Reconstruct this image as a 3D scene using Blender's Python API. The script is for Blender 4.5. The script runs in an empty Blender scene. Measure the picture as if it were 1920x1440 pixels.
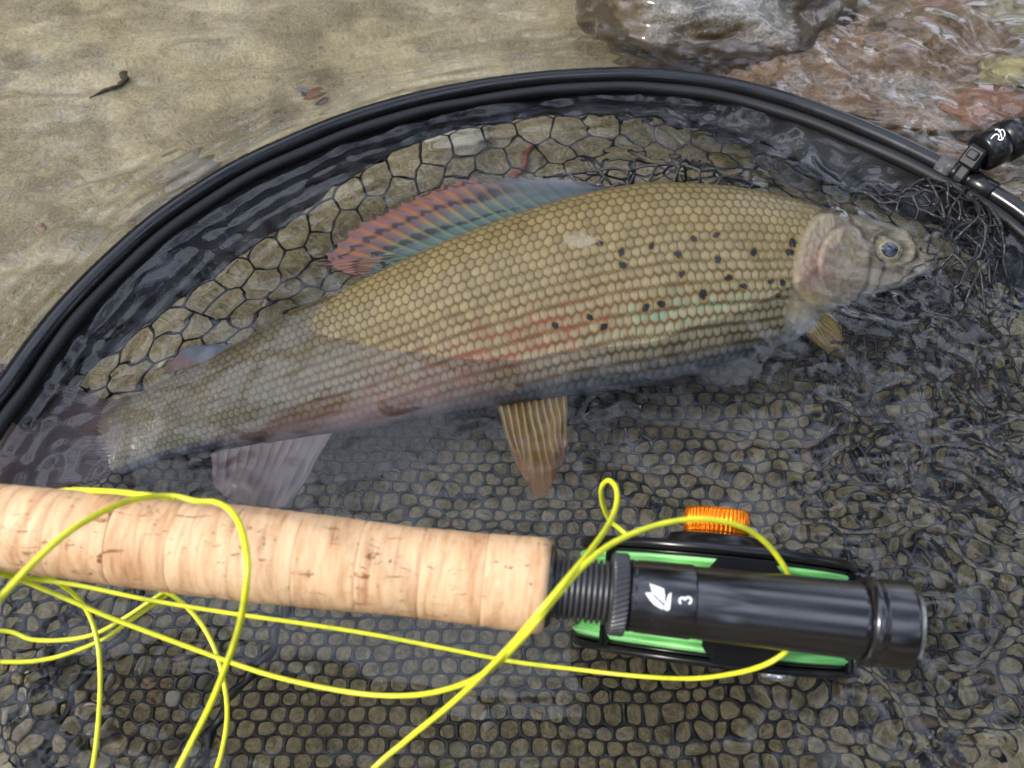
import bpy, math, random
import numpy as np
from mathutils import Vector

random.seed(7)
rng = np.random.default_rng(7)
R = math.radians
scene = bpy.context.scene

# ------------------------------------------------------------------ camera
HFOV, PITCH, DIST = R(58), R(54), 0.286
FPX = 960 / math.tan(HFOV / 2)                      # focal length in photo pixels
CAM = np.array([0.0, -DIST * math.cos(PITCH), DIST * math.sin(PITCH)])
FWD = np.array([0.0, math.cos(PITCH), -math.sin(PITCH)])
UPV = np.array([0.0, math.sin(PITCH), math.cos(PITCH)])
RGT = np.array([1.0, 0.0, 0.0])
cd = bpy.data.cameras.new('camera')
cam = bpy.data.objects.new('camera', cd)
scene.collection.objects.link(cam)
cam.location = CAM
cam.rotation_euler = (math.pi / 2 - PITCH, 0, 0)
cd.sensor_fit = 'HORIZONTAL'
cd.sensor_width = 36.0
cd.lens = 18.0 / math.tan(HFOV / 2)
cd.clip_start, cd.clip_end = 0.01, 200.0
cd.dof.use_dof = True
cd.dof.focus_distance = 0.288
cd.dof.aperture_fstop = 22.0
scene.camera = cam

# ------------------------------------------------------------------ sky, sun, exposure
SUN_EL, SUN_AZ = R(40), R(-105)                      # azimuth from +Y towards +X
w = bpy.data.worlds.new('World'); scene.world = w; w.use_nodes = True
nt = w.node_tree; nt.nodes.clear()
out = nt.nodes.new('ShaderNodeOutputWorld'); bg = nt.nodes.new('ShaderNodeBackground')
sky = nt.nodes.new('ShaderNodeTexSky'); sky.sky_type = 'NISHITA'; sky.sun_disc = False
sky.sun_elevation = SUN_EL; sky.sun_rotation = SUN_AZ
sky.air_density = 1.0; sky.dust_density = 1.5
tc = nt.nodes.new('ShaderNodeTexCoord')
mp = nt.nodes.new('ShaderNodeMapping'); mp.inputs['Scale'].default_value = (1, 1, 2.0)
nz = nt.nodes.new('ShaderNodeTexNoise'); nz.inputs['Scale'].default_value = 1.9
nz.inputs['Detail'].default_value = 7; nz.inputs['Roughness'].default_value = 0.6
cr = nt.nodes.new('ShaderNodeValToRGB')
cr.color_ramp.elements[0].position = 0.48; cr.color_ramp.elements[1].position = 0.58
cl = nt.nodes.new('ShaderNodeMix'); cl.data_type = 'RGBA'
cl.inputs['B'].default_value = (19.0, 21.0, 25.5, 1)   # broken bright cloud
L = nt.links.new
L(tc.outputs['Generated'], mp.inputs['Vector']); L(mp.outputs['Vector'], nz.inputs['Vector'])
L(nz.outputs['Fac'], cr.inputs['Fac']); L(cr.outputs['Color'], cl.inputs['Factor'])
L(sky.outputs['Color'], cl.inputs['A']); L(cl.outputs['Result'], bg.inputs['Color'])
L(bg.outputs['Background'], out.inputs['Surface'])
bg.inputs['Strength'].default_value = 0.10
sd = bpy.data.lights.new('sun', 'SUN'); sd.energy = 3.3; sd.angle = R(10); sd.color = (1, 0.95, 0.87)
sun = bpy.data.objects.new('sun', sd); scene.collection.objects.link(sun)
sdir = Vector((math.sin(SUN_AZ) * math.cos(SUN_EL), math.cos(SUN_AZ) * math.cos(SUN_EL), math.sin(SUN_EL)))
sun.rotation_euler = sdir.to_track_quat('Z', 'Y').to_euler()
vs = scene.view_settings
vs.view_transform = 'Standard'; vs.look = 'None'; vs.gamma = 1.0; vs.use_curve_mapping = False
vs.exposure = 0.55
scene.cycles.max_bounces = 12; scene.cycles.transmission_bounces = 10
scene.cycles.caustics_reflective = False
scene.cycles.sample_clamp_indirect = 6.0
scene.cycles.use_denoising = True

# ------------------------------------------------------------------ pixel -> place
def ray(px, py):
    d = FWD + RGT * ((px - 960) / FPX) + UPV * ((720 - py) / FPX)
    return d / np.linalg.norm(d)
def P(px, py, z=0.0):
    """The point at height z seen at a photo pixel; below the water (z < 0) the ray is bent at the surface."""
    d = ray(px, py)
    if z >= 0:
        return CAM + d * ((z - CAM[2]) / d[2])
    p = CAM + d * (-CAM[2] / d[2])
    t = np.array([d[0], d[1], 0.0]) / 1.333
    d2 = np.array([t[0], t[1], -math.sqrt(1 - t @ t)])
    return p + d2 * (z / d2[2])
def PP(pts, z=0.0):
    return np.array([P(p[0], p[1], p[2] if len(p) > 2 else z) for p in pts])
def proj(v):
    r = v - CAM
    k = r @ FWD
    return 960 + FPX * (r @ RGT) / k, 720 - FPX * (r @ UPV) / k
def projw(v):
    """photo pixel of a point, seen through the flat water where it lies below it"""
    dz = np.maximum(-v[:, 2], 1e-9); hx = v[:, :2] - CAM[:2]; D = np.linalg.norm(hx, axis=1)
    lo = np.zeros(len(v)); hi = D.copy()
    for _ in range(26):
        m_ = (lo + hi) / 2
        g_ = m_ / np.sqrt(m_ ** 2 + CAM[2] ** 2) - 1.333 * (D - m_) / np.sqrt((D - m_) ** 2 + dz ** 2)
        lo = np.where(g_ < 0, m_, lo); hi = np.where(g_ < 0, hi, m_)
    q = np.zeros_like(v); q[:, :2] = CAM[:2] + hx * (lo / np.maximum(D, 1e-9))[:, None]
    return proj(np.where((v[:, 2] < 0)[:, None], q, v))
def spline(pts, n, closed=False):
    """Catmull-Rom through pts, n samples, even in arc length."""
    p = np.asarray(pts, float)
    q = np.vstack([p[-1], p, p[0], p[1]]) if closed else np.vstack([2 * p[0] - p[1], p, 2 * p[-1] - p[-2]])
    m = len(p) if closed else len(p) - 1
    o = []
    for i in range(m):
        a, b, c, d = q[i:i + 4]
        t = np.linspace(0, 1, 24, endpoint=False)[:, None]
        o.append(0.5 * (2 * b + (c - a) * t + (2 * a - 5 * b + 4 * c - d) * t ** 2 + (3 * b - a - 3 * c + d) * t ** 3))
    o = np.vstack(o + [p[:1] if closed else p[-1:]])
    s = np.concatenate([[0], np.cumsum(np.linalg.norm(np.diff(o, axis=0), axis=1))])
    u = np.linspace(0, s[-1], n, endpoint=not closed)
    return np.stack([np.interp(u, s, o[:, k]) for k in range(p.shape[1])], 1)
def sstep(a, b, x):
    t = np.clip((x - a) / (b - a), 0, 1); return t * t * (3 - 2 * t)

# numpy gradient noise
_G = rng.random((256, 256)) * 2 * np.pi
def noise(x, y):
    x = np.asarray(x, float); y = np.asarray(y, float)
    xi = np.floor(x).astype(int); yi = np.floor(y).astype(int); fx = x - xi; fy = y - yi
    def g(i, j):
        a = _G[(xi + i) & 255, (yi + j) & 255]; return np.cos(a) * (fx - i) + np.sin(a) * (fy - j)
    u = fx ** 3 * (fx * (fx * 6 - 15) + 10); v = fy ** 3 * (fy * (fy * 6 - 15) + 10)
    return 1.5 * ((g(0, 0) * (1 - u) + g(1, 0) * u) * (1 - v) + (g(0, 1) * (1 - u) + g(1, 1) * u) * v)
def fbm(x, y, o=4, r=0.5):
    s = 0; a = 1.0
    for k in range(o):
        s = s + a * noise(x * 2 ** k + 17.3 * k, y * 2 ** k - 9.1 * k); a *= r
    return s

# ------------------------------------------------------------------ mesh helpers
COL = scene.collection
def mesh_obj(name, v, f, mat=None, parent=None, smooth=True, col=None, uv=None):
    me = bpy.data.meshes.new(name)
    me.from_pydata([tuple(map(float, p)) for p in v], [], [tuple(map(int, q)) for q in f]) if not isinstance(v, np.ndarray) or not isinstance(f, np.ndarray) else fast(me, v, f)
    me.update()
    if smooth:
        me.polygons.foreach_set('use_smooth', np.ones(len(me.polygons), bool))
    if col is not None:
        a = me.color_attributes.new('tint', 'FLOAT_COLOR', 'POINT')
        c = np.ones((len(me.vertices), 4), np.float32); c[:, :3] = col
        a.data.foreach_set('color', c.ravel())
    if uv is not None:
        li = np.empty(len(me.loops), np.int32); me.loops.foreach_get('vertex_index', li)
        l = me.uv_layers.new(name='UVMap'); l.data.foreach_set('uv', np.asarray(uv, np.float32)[li].ravel())
    if mat: me.materials.append(mat)
    o = bpy.data.objects.new(name, me); COL.objects.link(o)
    if parent is not None: o.parent = parent; o.matrix_parent_inverse = PINV.get(parent.name, parent.matrix_world).inverted() if parent.name in PINV else o.matrix_parent_inverse
    return o
PINV = {}
def fast(me, v, f):
    n = f.shape[1]
    me.vertices.add(len(v)); me.vertices.foreach_set('co', v.astype(np.float32).ravel())
    me.loops.add(f.size); me.loops.foreach_set('vertex_index', f.astype(np.int32).ravel())
    me.polygons.add(len(f)); me.polygons.foreach_set('loop_start', np.arange(0, f.size, n, dtype=np.int32))
    try: me.polygons.foreach_set('loop_total', np.full(len(f), n, np.int32))
    except Exception: pass
    me.validate()
def thing(name, label, cat, loc=(0, 0, 0), group=None):
    o = bpy.data.objects.new(name, None); COL.objects.link(o)
    o.empty_display_size = 0.02; o.location = loc
    tag(o, label, cat, group)
    from mathutils import Matrix
    PINV[o.name] = Matrix.Translation(Vector(loc))
    return o
def tag(o, label=None, cat=None, group=None, kind=None):
    if label: o['label'] = label
    if cat: o['category'] = cat
    if group: o['group'] = group
    if kind: o['kind'] = kind
    return o
def grid_faces(nu, nv, cu=False, cv=False):
    """Quads of an nu x nv vertex grid (index u*nv+v)."""
    U = np.arange(nu if cu else nu - 1); V = np.arange(nv if cv else nv - 1)
    u, v = np.meshgrid(U, V, indexing='ij'); u = u.ravel(); v = v.ravel(); u1 = (u + 1) % nu; v1 = (v + 1) % nv
    return np.stack([u * nv + v, u1 * nv + v, u1 * nv + v1, u * nv + v1], 1)
def frames(p, closed=False):
    p = np.asarray(p, float)
    t = np.roll(p, -1, 0) - np.roll(p, 1, 0) if closed else np.gradient(p, axis=0)
    t /= np.maximum(np.linalg.norm(t, axis=1, keepdims=True), 1e-12)
    n = np.empty_like(t)
    a = np.array([0, 0, 1.0]) if abs(t[0][2]) < 0.8 else np.array([1.0, 0, 0])
    k = a - t[0] * (a @ t[0]); n[0] = k / np.linalg.norm(k)
    for i in range(1, len(p)):
        k = n[i - 1] - t[i] * (n[i - 1] @ t[i]); n[i] = k / max(np.linalg.norm(k), 1e-12)
    return t, n, np.cross(t, n)
def tube(p, r, sides=8, closed=False, caps=True):
    p = np.asarray(p, float); N = len(p); r = np.broadcast_to(np.asarray(r, float), (N,))
    t, n, b = frames(p, closed)
    a = np.linspace(0, 2 * np.pi, sides, endpoint=False)
    v = p[:, None, :] + r[:, None, None] * (np.cos(a)[None, :, None] * n[:, None, :] + np.sin(a)[None, :, None] * b[:, None, :])
    f = grid_faces(N, sides, cu=closed, cv=True)
    v = v.reshape(-1, 3)
    if caps and not closed:
        v = np.vstack([v, p[0] - t[0] * r[0] * 0.4, p[-1] + t[-1] * r[-1] * 0.4])
        i = np.arange(sides); j = (i + 1) % sides; e = (N - 1) * sides
        f = [*map(tuple, f), *[(N * sides, b_, a_) for a_, b_ in zip(i, j)][::1], *[(N * sides + 1, e + a_, e + b_) for a_, b_ in zip(i, j)]]
        return list(map(tuple, v)), f
    return v, f
class MB:
    """Collects shapes into one mesh."""
    def __init__(s): s.v = []; s.f = []; s.n = 0
    def add(s, v, f):
        s.v.append(np.asarray(v, float)); s.f += [tuple(int(i) + s.n for i in q) for q in f]; s.n += len(v)
    def build(s, name, mat, parent=None, smooth=True):
        return mesh_obj(name, [tuple(p) for p in np.vstack(s.v)], s.f, mat, parent, smooth)
def lathe(A, axis, prof, seg=64, ref=None, rmod=None, close=True):
    """Revolve profile [(t, r)] about the axis from A. uv = (t, arc) in metres."""
    axis = np.asarray(axis, float); axis = axis / np.linalg.norm(axis)
    ref = np.array([0, 0, 1.0]) if ref is None else np.asarray(ref, float)
    n = ref - axis * (ref @ axis); n /= np.linalg.norm(n); b = np.cross(axis, n)
    a = np.linspace(0, 2 * np.pi, seg, endpoint=False)
    pr = np.asarray(prof, float)
    T = pr[:, 0][:, None] + 0 * a[None]; Rr = pr[:, 1][:, None] + 0 * a[None]
    if rmod is not None: Rr = Rr + rmod(T, a[None] + 0 * T)
    v = np.asarray(A)[None, None] + T[..., None] * axis + Rr[..., None] * (np.cos(a)[None, :, None] * n + np.sin(a)[None, :, None] * b)
    uv = np.stack([T, (a[None] / np.pi - 0) * 0.5 * np.maximum(Rr.mean(), 1e-4) * 2 * np.pi + 0 * T], -1).reshape(-1, 2)
    f = grid_faces(len(pr), seg, cv=True)
    return v.reshape(-1, 3), f[:, ::-1], uv
def box(c, ax, ay, az, bev=0.15):
    """A box from centre and three half-axis vectors, with chamfered edges."""
    c, ax, ay, az = (np.asarray(k, float) for k in (c, ax, ay, az))
    v = []
    k = 1 - bev
    for s in (-1, 1):
        for (x, y, z) in ((1, k, k), (k, 1, k), (k, k, 1)):
            pass
    import itertools
    idx = {}
    for sx, sy, sz in itertools.product((-1, 1), repeat=3):
        for d in range(3):
            m = [k, k, k]; m[d] = 1.0
            idx[(sx, sy, sz, d)] = len(v); v.append(c + ax * sx * m[0] + ay * sy * m[1] + az * sz * m[2])
    f = []
    for s in (-1, 1):
        q = [idx[(s, a, b, 0)] for a, b in ((-1, -1), (1, -1), (1, 1), (-1, 1))]; f.append(q[::s])
        q = [idx[(a, s, b, 1)] for a, b in ((-1, -1), (-1, 1), (1, 1), (1, -1))]; f.append(q[::s])
        q = [idx[(a, b, s, 2)] for a, b in ((-1, -1), (1, -1), (1, 1), (-1, 1))]; f.append(q[::s])
    for a, b in itertools.product((-1, 1), repeat=2):
        f.append([idx[(a, b, -1, 0)], idx[(a, b, 1, 0)], idx[(a, b, 1, 1)], idx[(a, b, -1, 1)]])
        f.append([idx[(a, -1, b, 0)], idx[(a, 1, b, 0)], idx[(a, 1, b, 2)], idx[(a, -1, b, 2)]])
        f.append([idx[(-1, a, b, 1)], idx[(1, a, b, 1)], idx[(1, a, b, 2)], idx[(-1, a, b, 2)]])
    for s in itertools.product((-1, 1), repeat=3):
        f.append([idx[(*s, 0)], idx[(*s, 1)], idx[(*s, 2)]])
    return v, f

# ------------------------------------------------------------------ materials
def mat(name, color=(0.5, 0.5, 0.5), rough=0.5, metal=0.0, spec=0.5, coat=0.0, coat_rough=0.05, attr=False, trans=0.0, alpha=1.0, sss=0.0):
    m = bpy.data.materials.new(name); m.use_nodes = True
    b = m.node_tree.nodes['Principled BSDF']
    b.inputs['Base Color'].default_value = (*color, 1); b.inputs['Roughness'].default_value = rough
    b.inputs['Metallic'].default_value = metal; b.inputs['Specular IOR Level'].default_value = spec
    b.inputs['Coat Weight'].default_value = coat; b.inputs['Coat Roughness'].default_value = coat_rough
    b.inputs['Transmission Weight'].default_value = trans; b.inputs['Alpha'].default_value = alpha
    if attr:
        a = m.node_tree.nodes.new('ShaderNodeVertexColor'); a.layer_name = 'tint'
        m.node_tree.links.new(a.outputs['Color'], b.inputs['Base Color'])
    return m
def N(m, kind, **kw):
    n = m.node_tree.nodes.new(kind)
    for k, v in kw.items():
        if k in n.inputs: n.inputs[k].default_value = v
        else: setattr(n, k, v)
    return n
def LK(m, a, b): m.node_tree.links.new(a, b)
def B(m): return m.node_tree.nodes['Principled BSDF']
def ramp(m, fac, stops):
    r = N(m, 'ShaderNodeValToRGB'); e = r.color_ramp.elements
    while len(e) < len(stops): e.new(0.5)
    for k, (p, c) in zip(e, stops): k.position = p; k.color = (*c, 1) if len(c) == 3 else c
    LK(m, fac, r.inputs['Fac']); return r.outputs['Color']
def mixc(m, fac, a, b, blend='MIX'):
    n = N(m, 'ShaderNodeMix', data_type='RGBA', blend_type=blend)
    for s, k in ((fac, 'Factor'), (a, 'A'), (b, 'B')):
        if hasattr(s, 'links') or hasattr(s, 'is_linked'): LK(m, s, n.inputs[k])
        else: n.inputs[k].default_value = s if isinstance(s, (int, float)) else (*s, 1)
    return n.outputs['Result']
def bump(m, h, strength=0.4, dist=0.001):
    n = N(m, 'ShaderNodeBump', Strength=strength, Distance=dist); LK(m, h, n.inputs['Height'])
    LK(m, n.outputs['Normal'], B(m).inputs['Normal']); return n
def coords(m, kind='Object', scale=(1, 1, 1), rot=(0, 0, 0)):
    t = N(m, 'ShaderNodeTexCoord'); q = N(m, 'ShaderNodeMapping'); q.inputs['Scale'].default_value = scale; q.inputs['Rotation'].default_value = rot
    LK(m, t.outputs[kind], q.inputs['Vector']); return q.outputs['Vector']
def tex_noise(m, vec, scale, detail=4, rough=0.55, dist=0.0):
    n = N(m, 'ShaderNodeTexNoise', Scale=scale, Detail=detail, Roughness=rough, Distortion=dist); LK(m, vec, n.inputs['Vector']); return n.outputs['Fac']
def tex_vor(m, vec, scale, feature='F1', out='Distance'):
    n = N(m, 'ShaderNodeTexVoronoi', Scale=scale, feature=feature); LK(m, vec, n.inputs['Vector']); return n.outputs[out]

# water
M_water = mat('water_material', (1, 1, 1), 0.0, trans=1.0); B(M_water).inputs['IOR'].default_value = 1.333
c = coords(M_water)
bump(M_water, tex_noise(M_water, c, 110, 2, 0.45, 0.8), 0.10, 0.0006)

# riverbed sand and silt
M_bed = mat('riverbed_material', rough=0.85, spec=0.3)
c = coords(M_bed)
n1 = tex_noise(M_bed, c, 14, 6, 0.6, 0.4); n2 = tex_noise(M_bed, c, 900, 4, 0.7); n3 = tex_noise(M_bed, coords(M_bed, scale=(0.45, 1, 1)), 60, 5, 0.6, 0.8)
base = ramp(M_bed, n1, [(0.30, (0.24, 0.20, 0.125)), (0.44, (0.42, 0.36, 0.225)), (0.58, (0.54, 0.475, 0.32)), (0.8, (0.50, 0.46, 0.37))])
base = mixc(M_bed, ramp(M_bed, n3, [(0.38, (0.55, 0.55, 0.55)), (0.6, (0, 0, 0))]), base, (0.15, 0.13, 0.09))
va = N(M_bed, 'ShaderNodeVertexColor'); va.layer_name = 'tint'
n4 = tex_noise(M_bed, c, 420, 5, 0.65, 0.3)
gravel_shade_col = ramp(M_bed, n4, [(0.28, (0.10, 0.085, 0.045)), (0.45, (0.21, 0.18, 0.105)), (0.6, (0.30, 0.26, 0.165)), (0.75, (0.26, 0.18, 0.11))])  # brown gravel, its colour darkened to carry the shade inside the net
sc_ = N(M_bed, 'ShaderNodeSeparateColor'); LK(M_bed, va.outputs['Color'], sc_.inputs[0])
base = mixc(M_bed, sc_.outputs[1], base, ramp(M_bed, n4, [(0.3, (0.09, 0.075, 0.05)), (0.6, (0.26, 0.225, 0.16))]))
base = mixc(M_bed, sc_.outputs[0], gravel_shade_col, base)
grain = ramp(M_bed, n2, [(0.3, (0.35, 0.32, 0.28)), (0.5, (0.9, 0.88, 0.84)), (0.68, (1.35, 1.3, 1.2))])
LK(M_bed, mixc(M_bed, 0.75, base, grain, 'MULTIPLY'), B(M_bed).inputs['Base Color'])
bump(M_bed, n2, 0.6, 0.0012)

def stone_mat(name, stops, scale=40, rough=0.45, coat=0.0, speck=0.5):
    m = mat(name, rough=rough, coat=coat, coat_rough=0.08)
    c = coords(m)
    a = tex_noise(m, c, scale, 8, 0.65, 0.3); s = tex_noise(m, c, scale * 18, 3, 0.7)
    col = ramp(m, a, stops)
    LK(m, mixc(m, speck, col, ramp(m, s, [(0.3, (0.3, 0.3, 0.3)), (0.5, (0.95, 0.95, 0.95)), (0.7, (1.5, 1.45, 1.4))]), 'MULTIPLY'), B(m).inputs['Base Color'])
    mx = N(m, 'ShaderNodeMath', operation='MULTIPLY_ADD'); LK(m, s, mx.inputs[0]); mx.inputs[1].default_value = 0.3; LK(m, a, mx.inputs[2])
    bump(m, mx.outputs[0], 0.7, 0.003)
    return m
M_black = mat('black_gloss_metal', (0.006, 0.006, 0.007), 0.25, spec=0.35)
M_hoop = mat('black_painted_tube', (0.006, 0.006, 0.007), 0.2, spec=0.45)
c = coords(M_hoop); LK(M_hoop, ramp(M_hoop, tex_noise(M_hoop, c, 120, 5), [(0.3, (0.14, 0.14, 0.14)), (0.7, (0.34, 0.34, 0.34))]), B(M_hoop).inputs['Roughness'])
M_fabric = mat('black_woven_fabric', (0.006, 0.006, 0.007), 0.5, spec=0.35)
c = coords(M_fabric, scale=(1, 1, 1))
wv = N(M_fabric, 'ShaderNodeTexWave', Scale=420.0); LK(M_fabric, c, wv.inputs['Vector'])
wv2 = N(M_fabric, 'ShaderNodeTexWave', Scale=420.0, bands_direction='Y'); LK(M_fabric, c, wv2.inputs['Vector'])
ad = N(M_fabric, 'ShaderNodeMath', operation='ADD'); LK(M_fabric, wv.outputs['Fac'], ad.inputs[0]); LK(M_fabric, wv2.outputs['Fac'], ad.inputs[1])
bump(M_fabric, ad.outputs[0], 0.10, 0.0003)
M_net = mat('black_coated_net', (0.006, 0.006, 0.007), 0.4, spec=0.4)
M_cord = mat('black_twisted_cord', (0.010, 0.010, 0.011), 0.34, spec=0.5)
c = coords(M_cord); bump(M_cord, tex_noise(M_cord, c, 1400, 2), 1.0, 0.0005)
M_line = mat('yellow_fly_line', (0.72, 0.68, 0.02), 0.38, spec=0.5)
c = coords(M_line); LK(M_line, ramp(M_line, tex_noise(M_line, c, 260, 4, 0.6), [(0.35, (0.52, 0.54, 0.03)), (0.6, (0.68, 0.68, 0.025))]), B(M_line).inputs['Base Color'])
M_green = mat('green_wound_line', (0.20, 0.60, 0.17), 0.45)
tu = N(M_green, 'ShaderNodeUVMap'); tm = N(M_green, 'ShaderNodeMapping'); tm.inputs['Scale'].default_value = (1, 0.03, 1); tm.inputs['Rotation'].default_value = (0, 0, 0.02); LK(M_green, tu.outputs['UV'], tm.inputs['Vector'])
gn = tex_noise(M_green, tm.outputs['Vector'], 1500, 4, 0.6, 0.3)
LK(M_green, ramp(M_green, gn, [(0.3, (0.10, 0.40, 0.09)), (0.5, (0.24, 0.66, 0.20)), (0.7, (0.42, 0.80, 0.34))]), B(M_green).inputs['Base Color']); bump(M_green, gn, 0.6, 0.0006)
M_orange = mat('orange_anodised', (0.95, 0.24, 0.01), 0.22, metal=0.85)
M_silver = mat('bright_steel', (0.75, 0.75, 0.75), 0.2, metal=1.0)
M_matte = mat('matte_black', (0.005, 0.005, 0.006), 0.7, spec=0.1)
M_white = mat('white_print', (0.8, 0.8, 0.8), 0.5)

# ------------------------------------------------------------------ setting: riverbed and water
def axis_coords(lo, hi, step, far):
    a = list(np.arange(lo, hi + step / 2, step)); s = step
    up = []; x = hi
    while x < far: s *= 1.35; x += s; up.append(x)
    s = step; dn = []; x = lo
    while x > -far: s *= 1.35; x -= s; dn.append(x)
    return np.array(dn[::-1] + a + up)
X0, X1, Y0, Y1 = -0.30, 0.30, -0.19, 0.36
BED_Z = -0.051
def bed_z(x, y):
    z = BED_Z + 0.0035 * fbm(x * 7 + 3, y * 9, 4) + 0.0018 * fbm(x * 60, y * 60, 3)
    z = z + 0.010 * sstep(0.12, 0.30, y) * sstep(0.25, -0.15, x)
    return z + 1.2 * sstep(3.0, 6.5, np.abs(y))
xs = axis_coords(X0, X1, 0.0025, 40); ys = axis_coords(Y0, Y1, 0.0025, 40)
gx, gy = np.meshgrid(xs, ys, indexing='ij')
far = np.maximum(np.abs(gx) - 0.5, np.abs(gy) - 0.5)
gz = np.where(far < 0, bed_z(gx, gy), bed_z(gx, gy))
def px_bed(x, y, px, py, rx, ry):
    c = P(px, py, BED_Z); return np.exp(-((x - c[0]) / rx) ** 2 - ((y - c[1]) / ry) ** 2)
# pale silt settled on the far left side of the hoop; brown gravel towards right and near side, shade inside the net painted in
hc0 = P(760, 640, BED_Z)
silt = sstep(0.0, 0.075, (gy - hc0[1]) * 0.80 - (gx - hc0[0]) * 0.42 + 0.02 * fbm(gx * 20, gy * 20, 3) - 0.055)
stain = np.maximum(px_bed(gx, gy, 330, 420, 0.075, 0.035), 0.9 * px_bed(gx, gy, 520, 240, 0.05, 0.02)) * sstep(-0.35, 0.35, fbm(gx * 28, gy * 34, 4))
stain = np.maximum(stain, 0.45 * sstep(0.1, 0.7, fbm(gx * 12 + 8, gy * 40, 4)))
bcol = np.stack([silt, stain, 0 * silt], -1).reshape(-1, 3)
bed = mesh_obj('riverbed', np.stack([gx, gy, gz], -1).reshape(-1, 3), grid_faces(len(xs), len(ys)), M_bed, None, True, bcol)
tag(bed, 'pale sandy river bed seen through clear shallow water', 'river bed', kind='structure')

HOOP_PX = [(-40, 795), (20, 712), (60, 655), (120, 580), (200, 497), (300, 410), (420, 330), (520, 280), (640, 230), (760, 193), (880, 167),
           (1000, 150), (1100, 143), (1200, 141), (1300, 150), (1400, 168), (1500, 197), (1600, 234), (1700, 278), (1800, 328), (1860, 362), (1930, 410), (2020, 490),
           (2170, 720), (2230, 1000), (2120, 1380), (1700, 1700), (1000, 1800), (300, 1740), (-80, 1480), (-160, 1150), (-110, 920)]
HOOP = spline(PP(HOOP_PX, 0.004), 640, closed=True)
def hoop_dist(x, y):
    d = np.full(x.shape, 9.0)
    for h in HOOP: d = np.minimum(d, (x - h[0]) ** 2 + (y - h[1]) ** 2)
    return np.sqrt(d)
def px_blob(x, y, px, py, rx, ry):
    """soft 0..1 patch centred on the water point under a pixel, radii in metres"""
    c = P(px, py, 0); return np.exp(-((x - c[0]) / rx) ** 2 - ((y - c[1]) / ry) ** 2)
xs = axis_coords(X0, X1, 0.0014, 40); ys = axis_coords(Y0, Y1, 0.0014, 40)
gx, gy = np.meshgrid(xs, ys, indexing='ij')
wx = gx + 0.012 * fbm(gx * 22 + 5, gy * 22, 3); wy = gy + 0.012 * fbm(gx * 22 + 40, gy * 22 + 9, 3)
rough = 0.20 + 0.30 * sstep(0.15, 0.6, fbm(gx * 9 + 4, gy * 12, 2)) + 0.9 * px_blob(gx, gy, 1780, 1150, 0.06, 0.09) + 0.7 * px_blob(gx, gy, 1850, 650, 0.05, 0.06) + 0.35 * px_blob(gx, gy, 30, 1320, 0.03, 0.04) \
    + 1.1 * px_blob(gx, gy, 1650, 240, 0.10, 0.05) + 0.45 * px_blob(gx, gy, 400, 520, 0.09, 0.05) + 0.4 * px_blob(gx, gy, 150, 860, 0.05, 0.03) + 1.0 * px_blob(gx, gy, 1650, 40, 0.13, 0.08)
rough = np.clip(rough, 0, 1.3)
h = 0.00125 * fbm(wx * 46, wy * 66, 3, 0.40) * rough + 0.00010 * fbm(wx * 190, wy * 190, 2) * rough
rdg = lambda x, y: np.clip(1 - np.abs(noise(x, y)) * 1.9, 0, 1) ** 3
ridge_map = np.clip(rough - 0.12, 0.03, 1)
h += 0.00055 * ridge_map * rdg(wx * 44 + 3, wy * 60) + 0.00030 * ridge_map * rdg(wx * 95 + 30, wy * 120 + 8)
swirl = px_blob(gx, gy, 1760, 1240, 0.055, 0.060) + 0.8 * px_blob(gx, gy, 1820, 800, 0.04, 0.045) + 0.6 * px_blob(gx, gy, 40, 1300, 0.03, 0.035) + 0.6 * px_blob(gx, gy, 1350, 1400, 0.05, 0.02) + 0.9 * px_blob(gx, gy, 1720, 150, 0.085, 0.07) + 0.6 * px_blob(gx, gy, 1480, 290, 0.04, 0.02) + 0.7 * px_blob(gx, gy, 1640, 460, 0.035, 0.03)
h += 0.00095 * np.clip(swirl, 0, 1) * fbm(wx * 78 + 9, wy * 84, 2, 0.3)
h += 0.0008 * fbm(gx * 18, gy * 26, 2)
dh = hoop_dist(np.clip(gx, -.4, .4), np.clip(gy, -.4, .5))
h += 0.0016 * np.exp(-np.maximum(dh - 0.0035, 0) / 0.0028)
h += 0.0006 * np.sin(dh * 900 + 2 * fbm(gx * 30, gy * 30, 2)) * np.exp(-dh / 0.018) * sstep(0.0, 0.1, 0.1 - gx + 0.05)
cut = np.clip(1 - np.maximum(np.maximum(np.abs(gx) - 0.35, np.abs(gy - 0.08) - 0.32), 0) / 0.3, 0.15, 1)
water = mesh_obj('river_water', np.stack([gx, gy, h * cut], -1).reshape(-1, 3), grid_faces(len(xs), len(ys)), M_water)
tag(water, 'clear shallow rippled river water over fish, net and sand', 'water', kind='structure')

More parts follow.
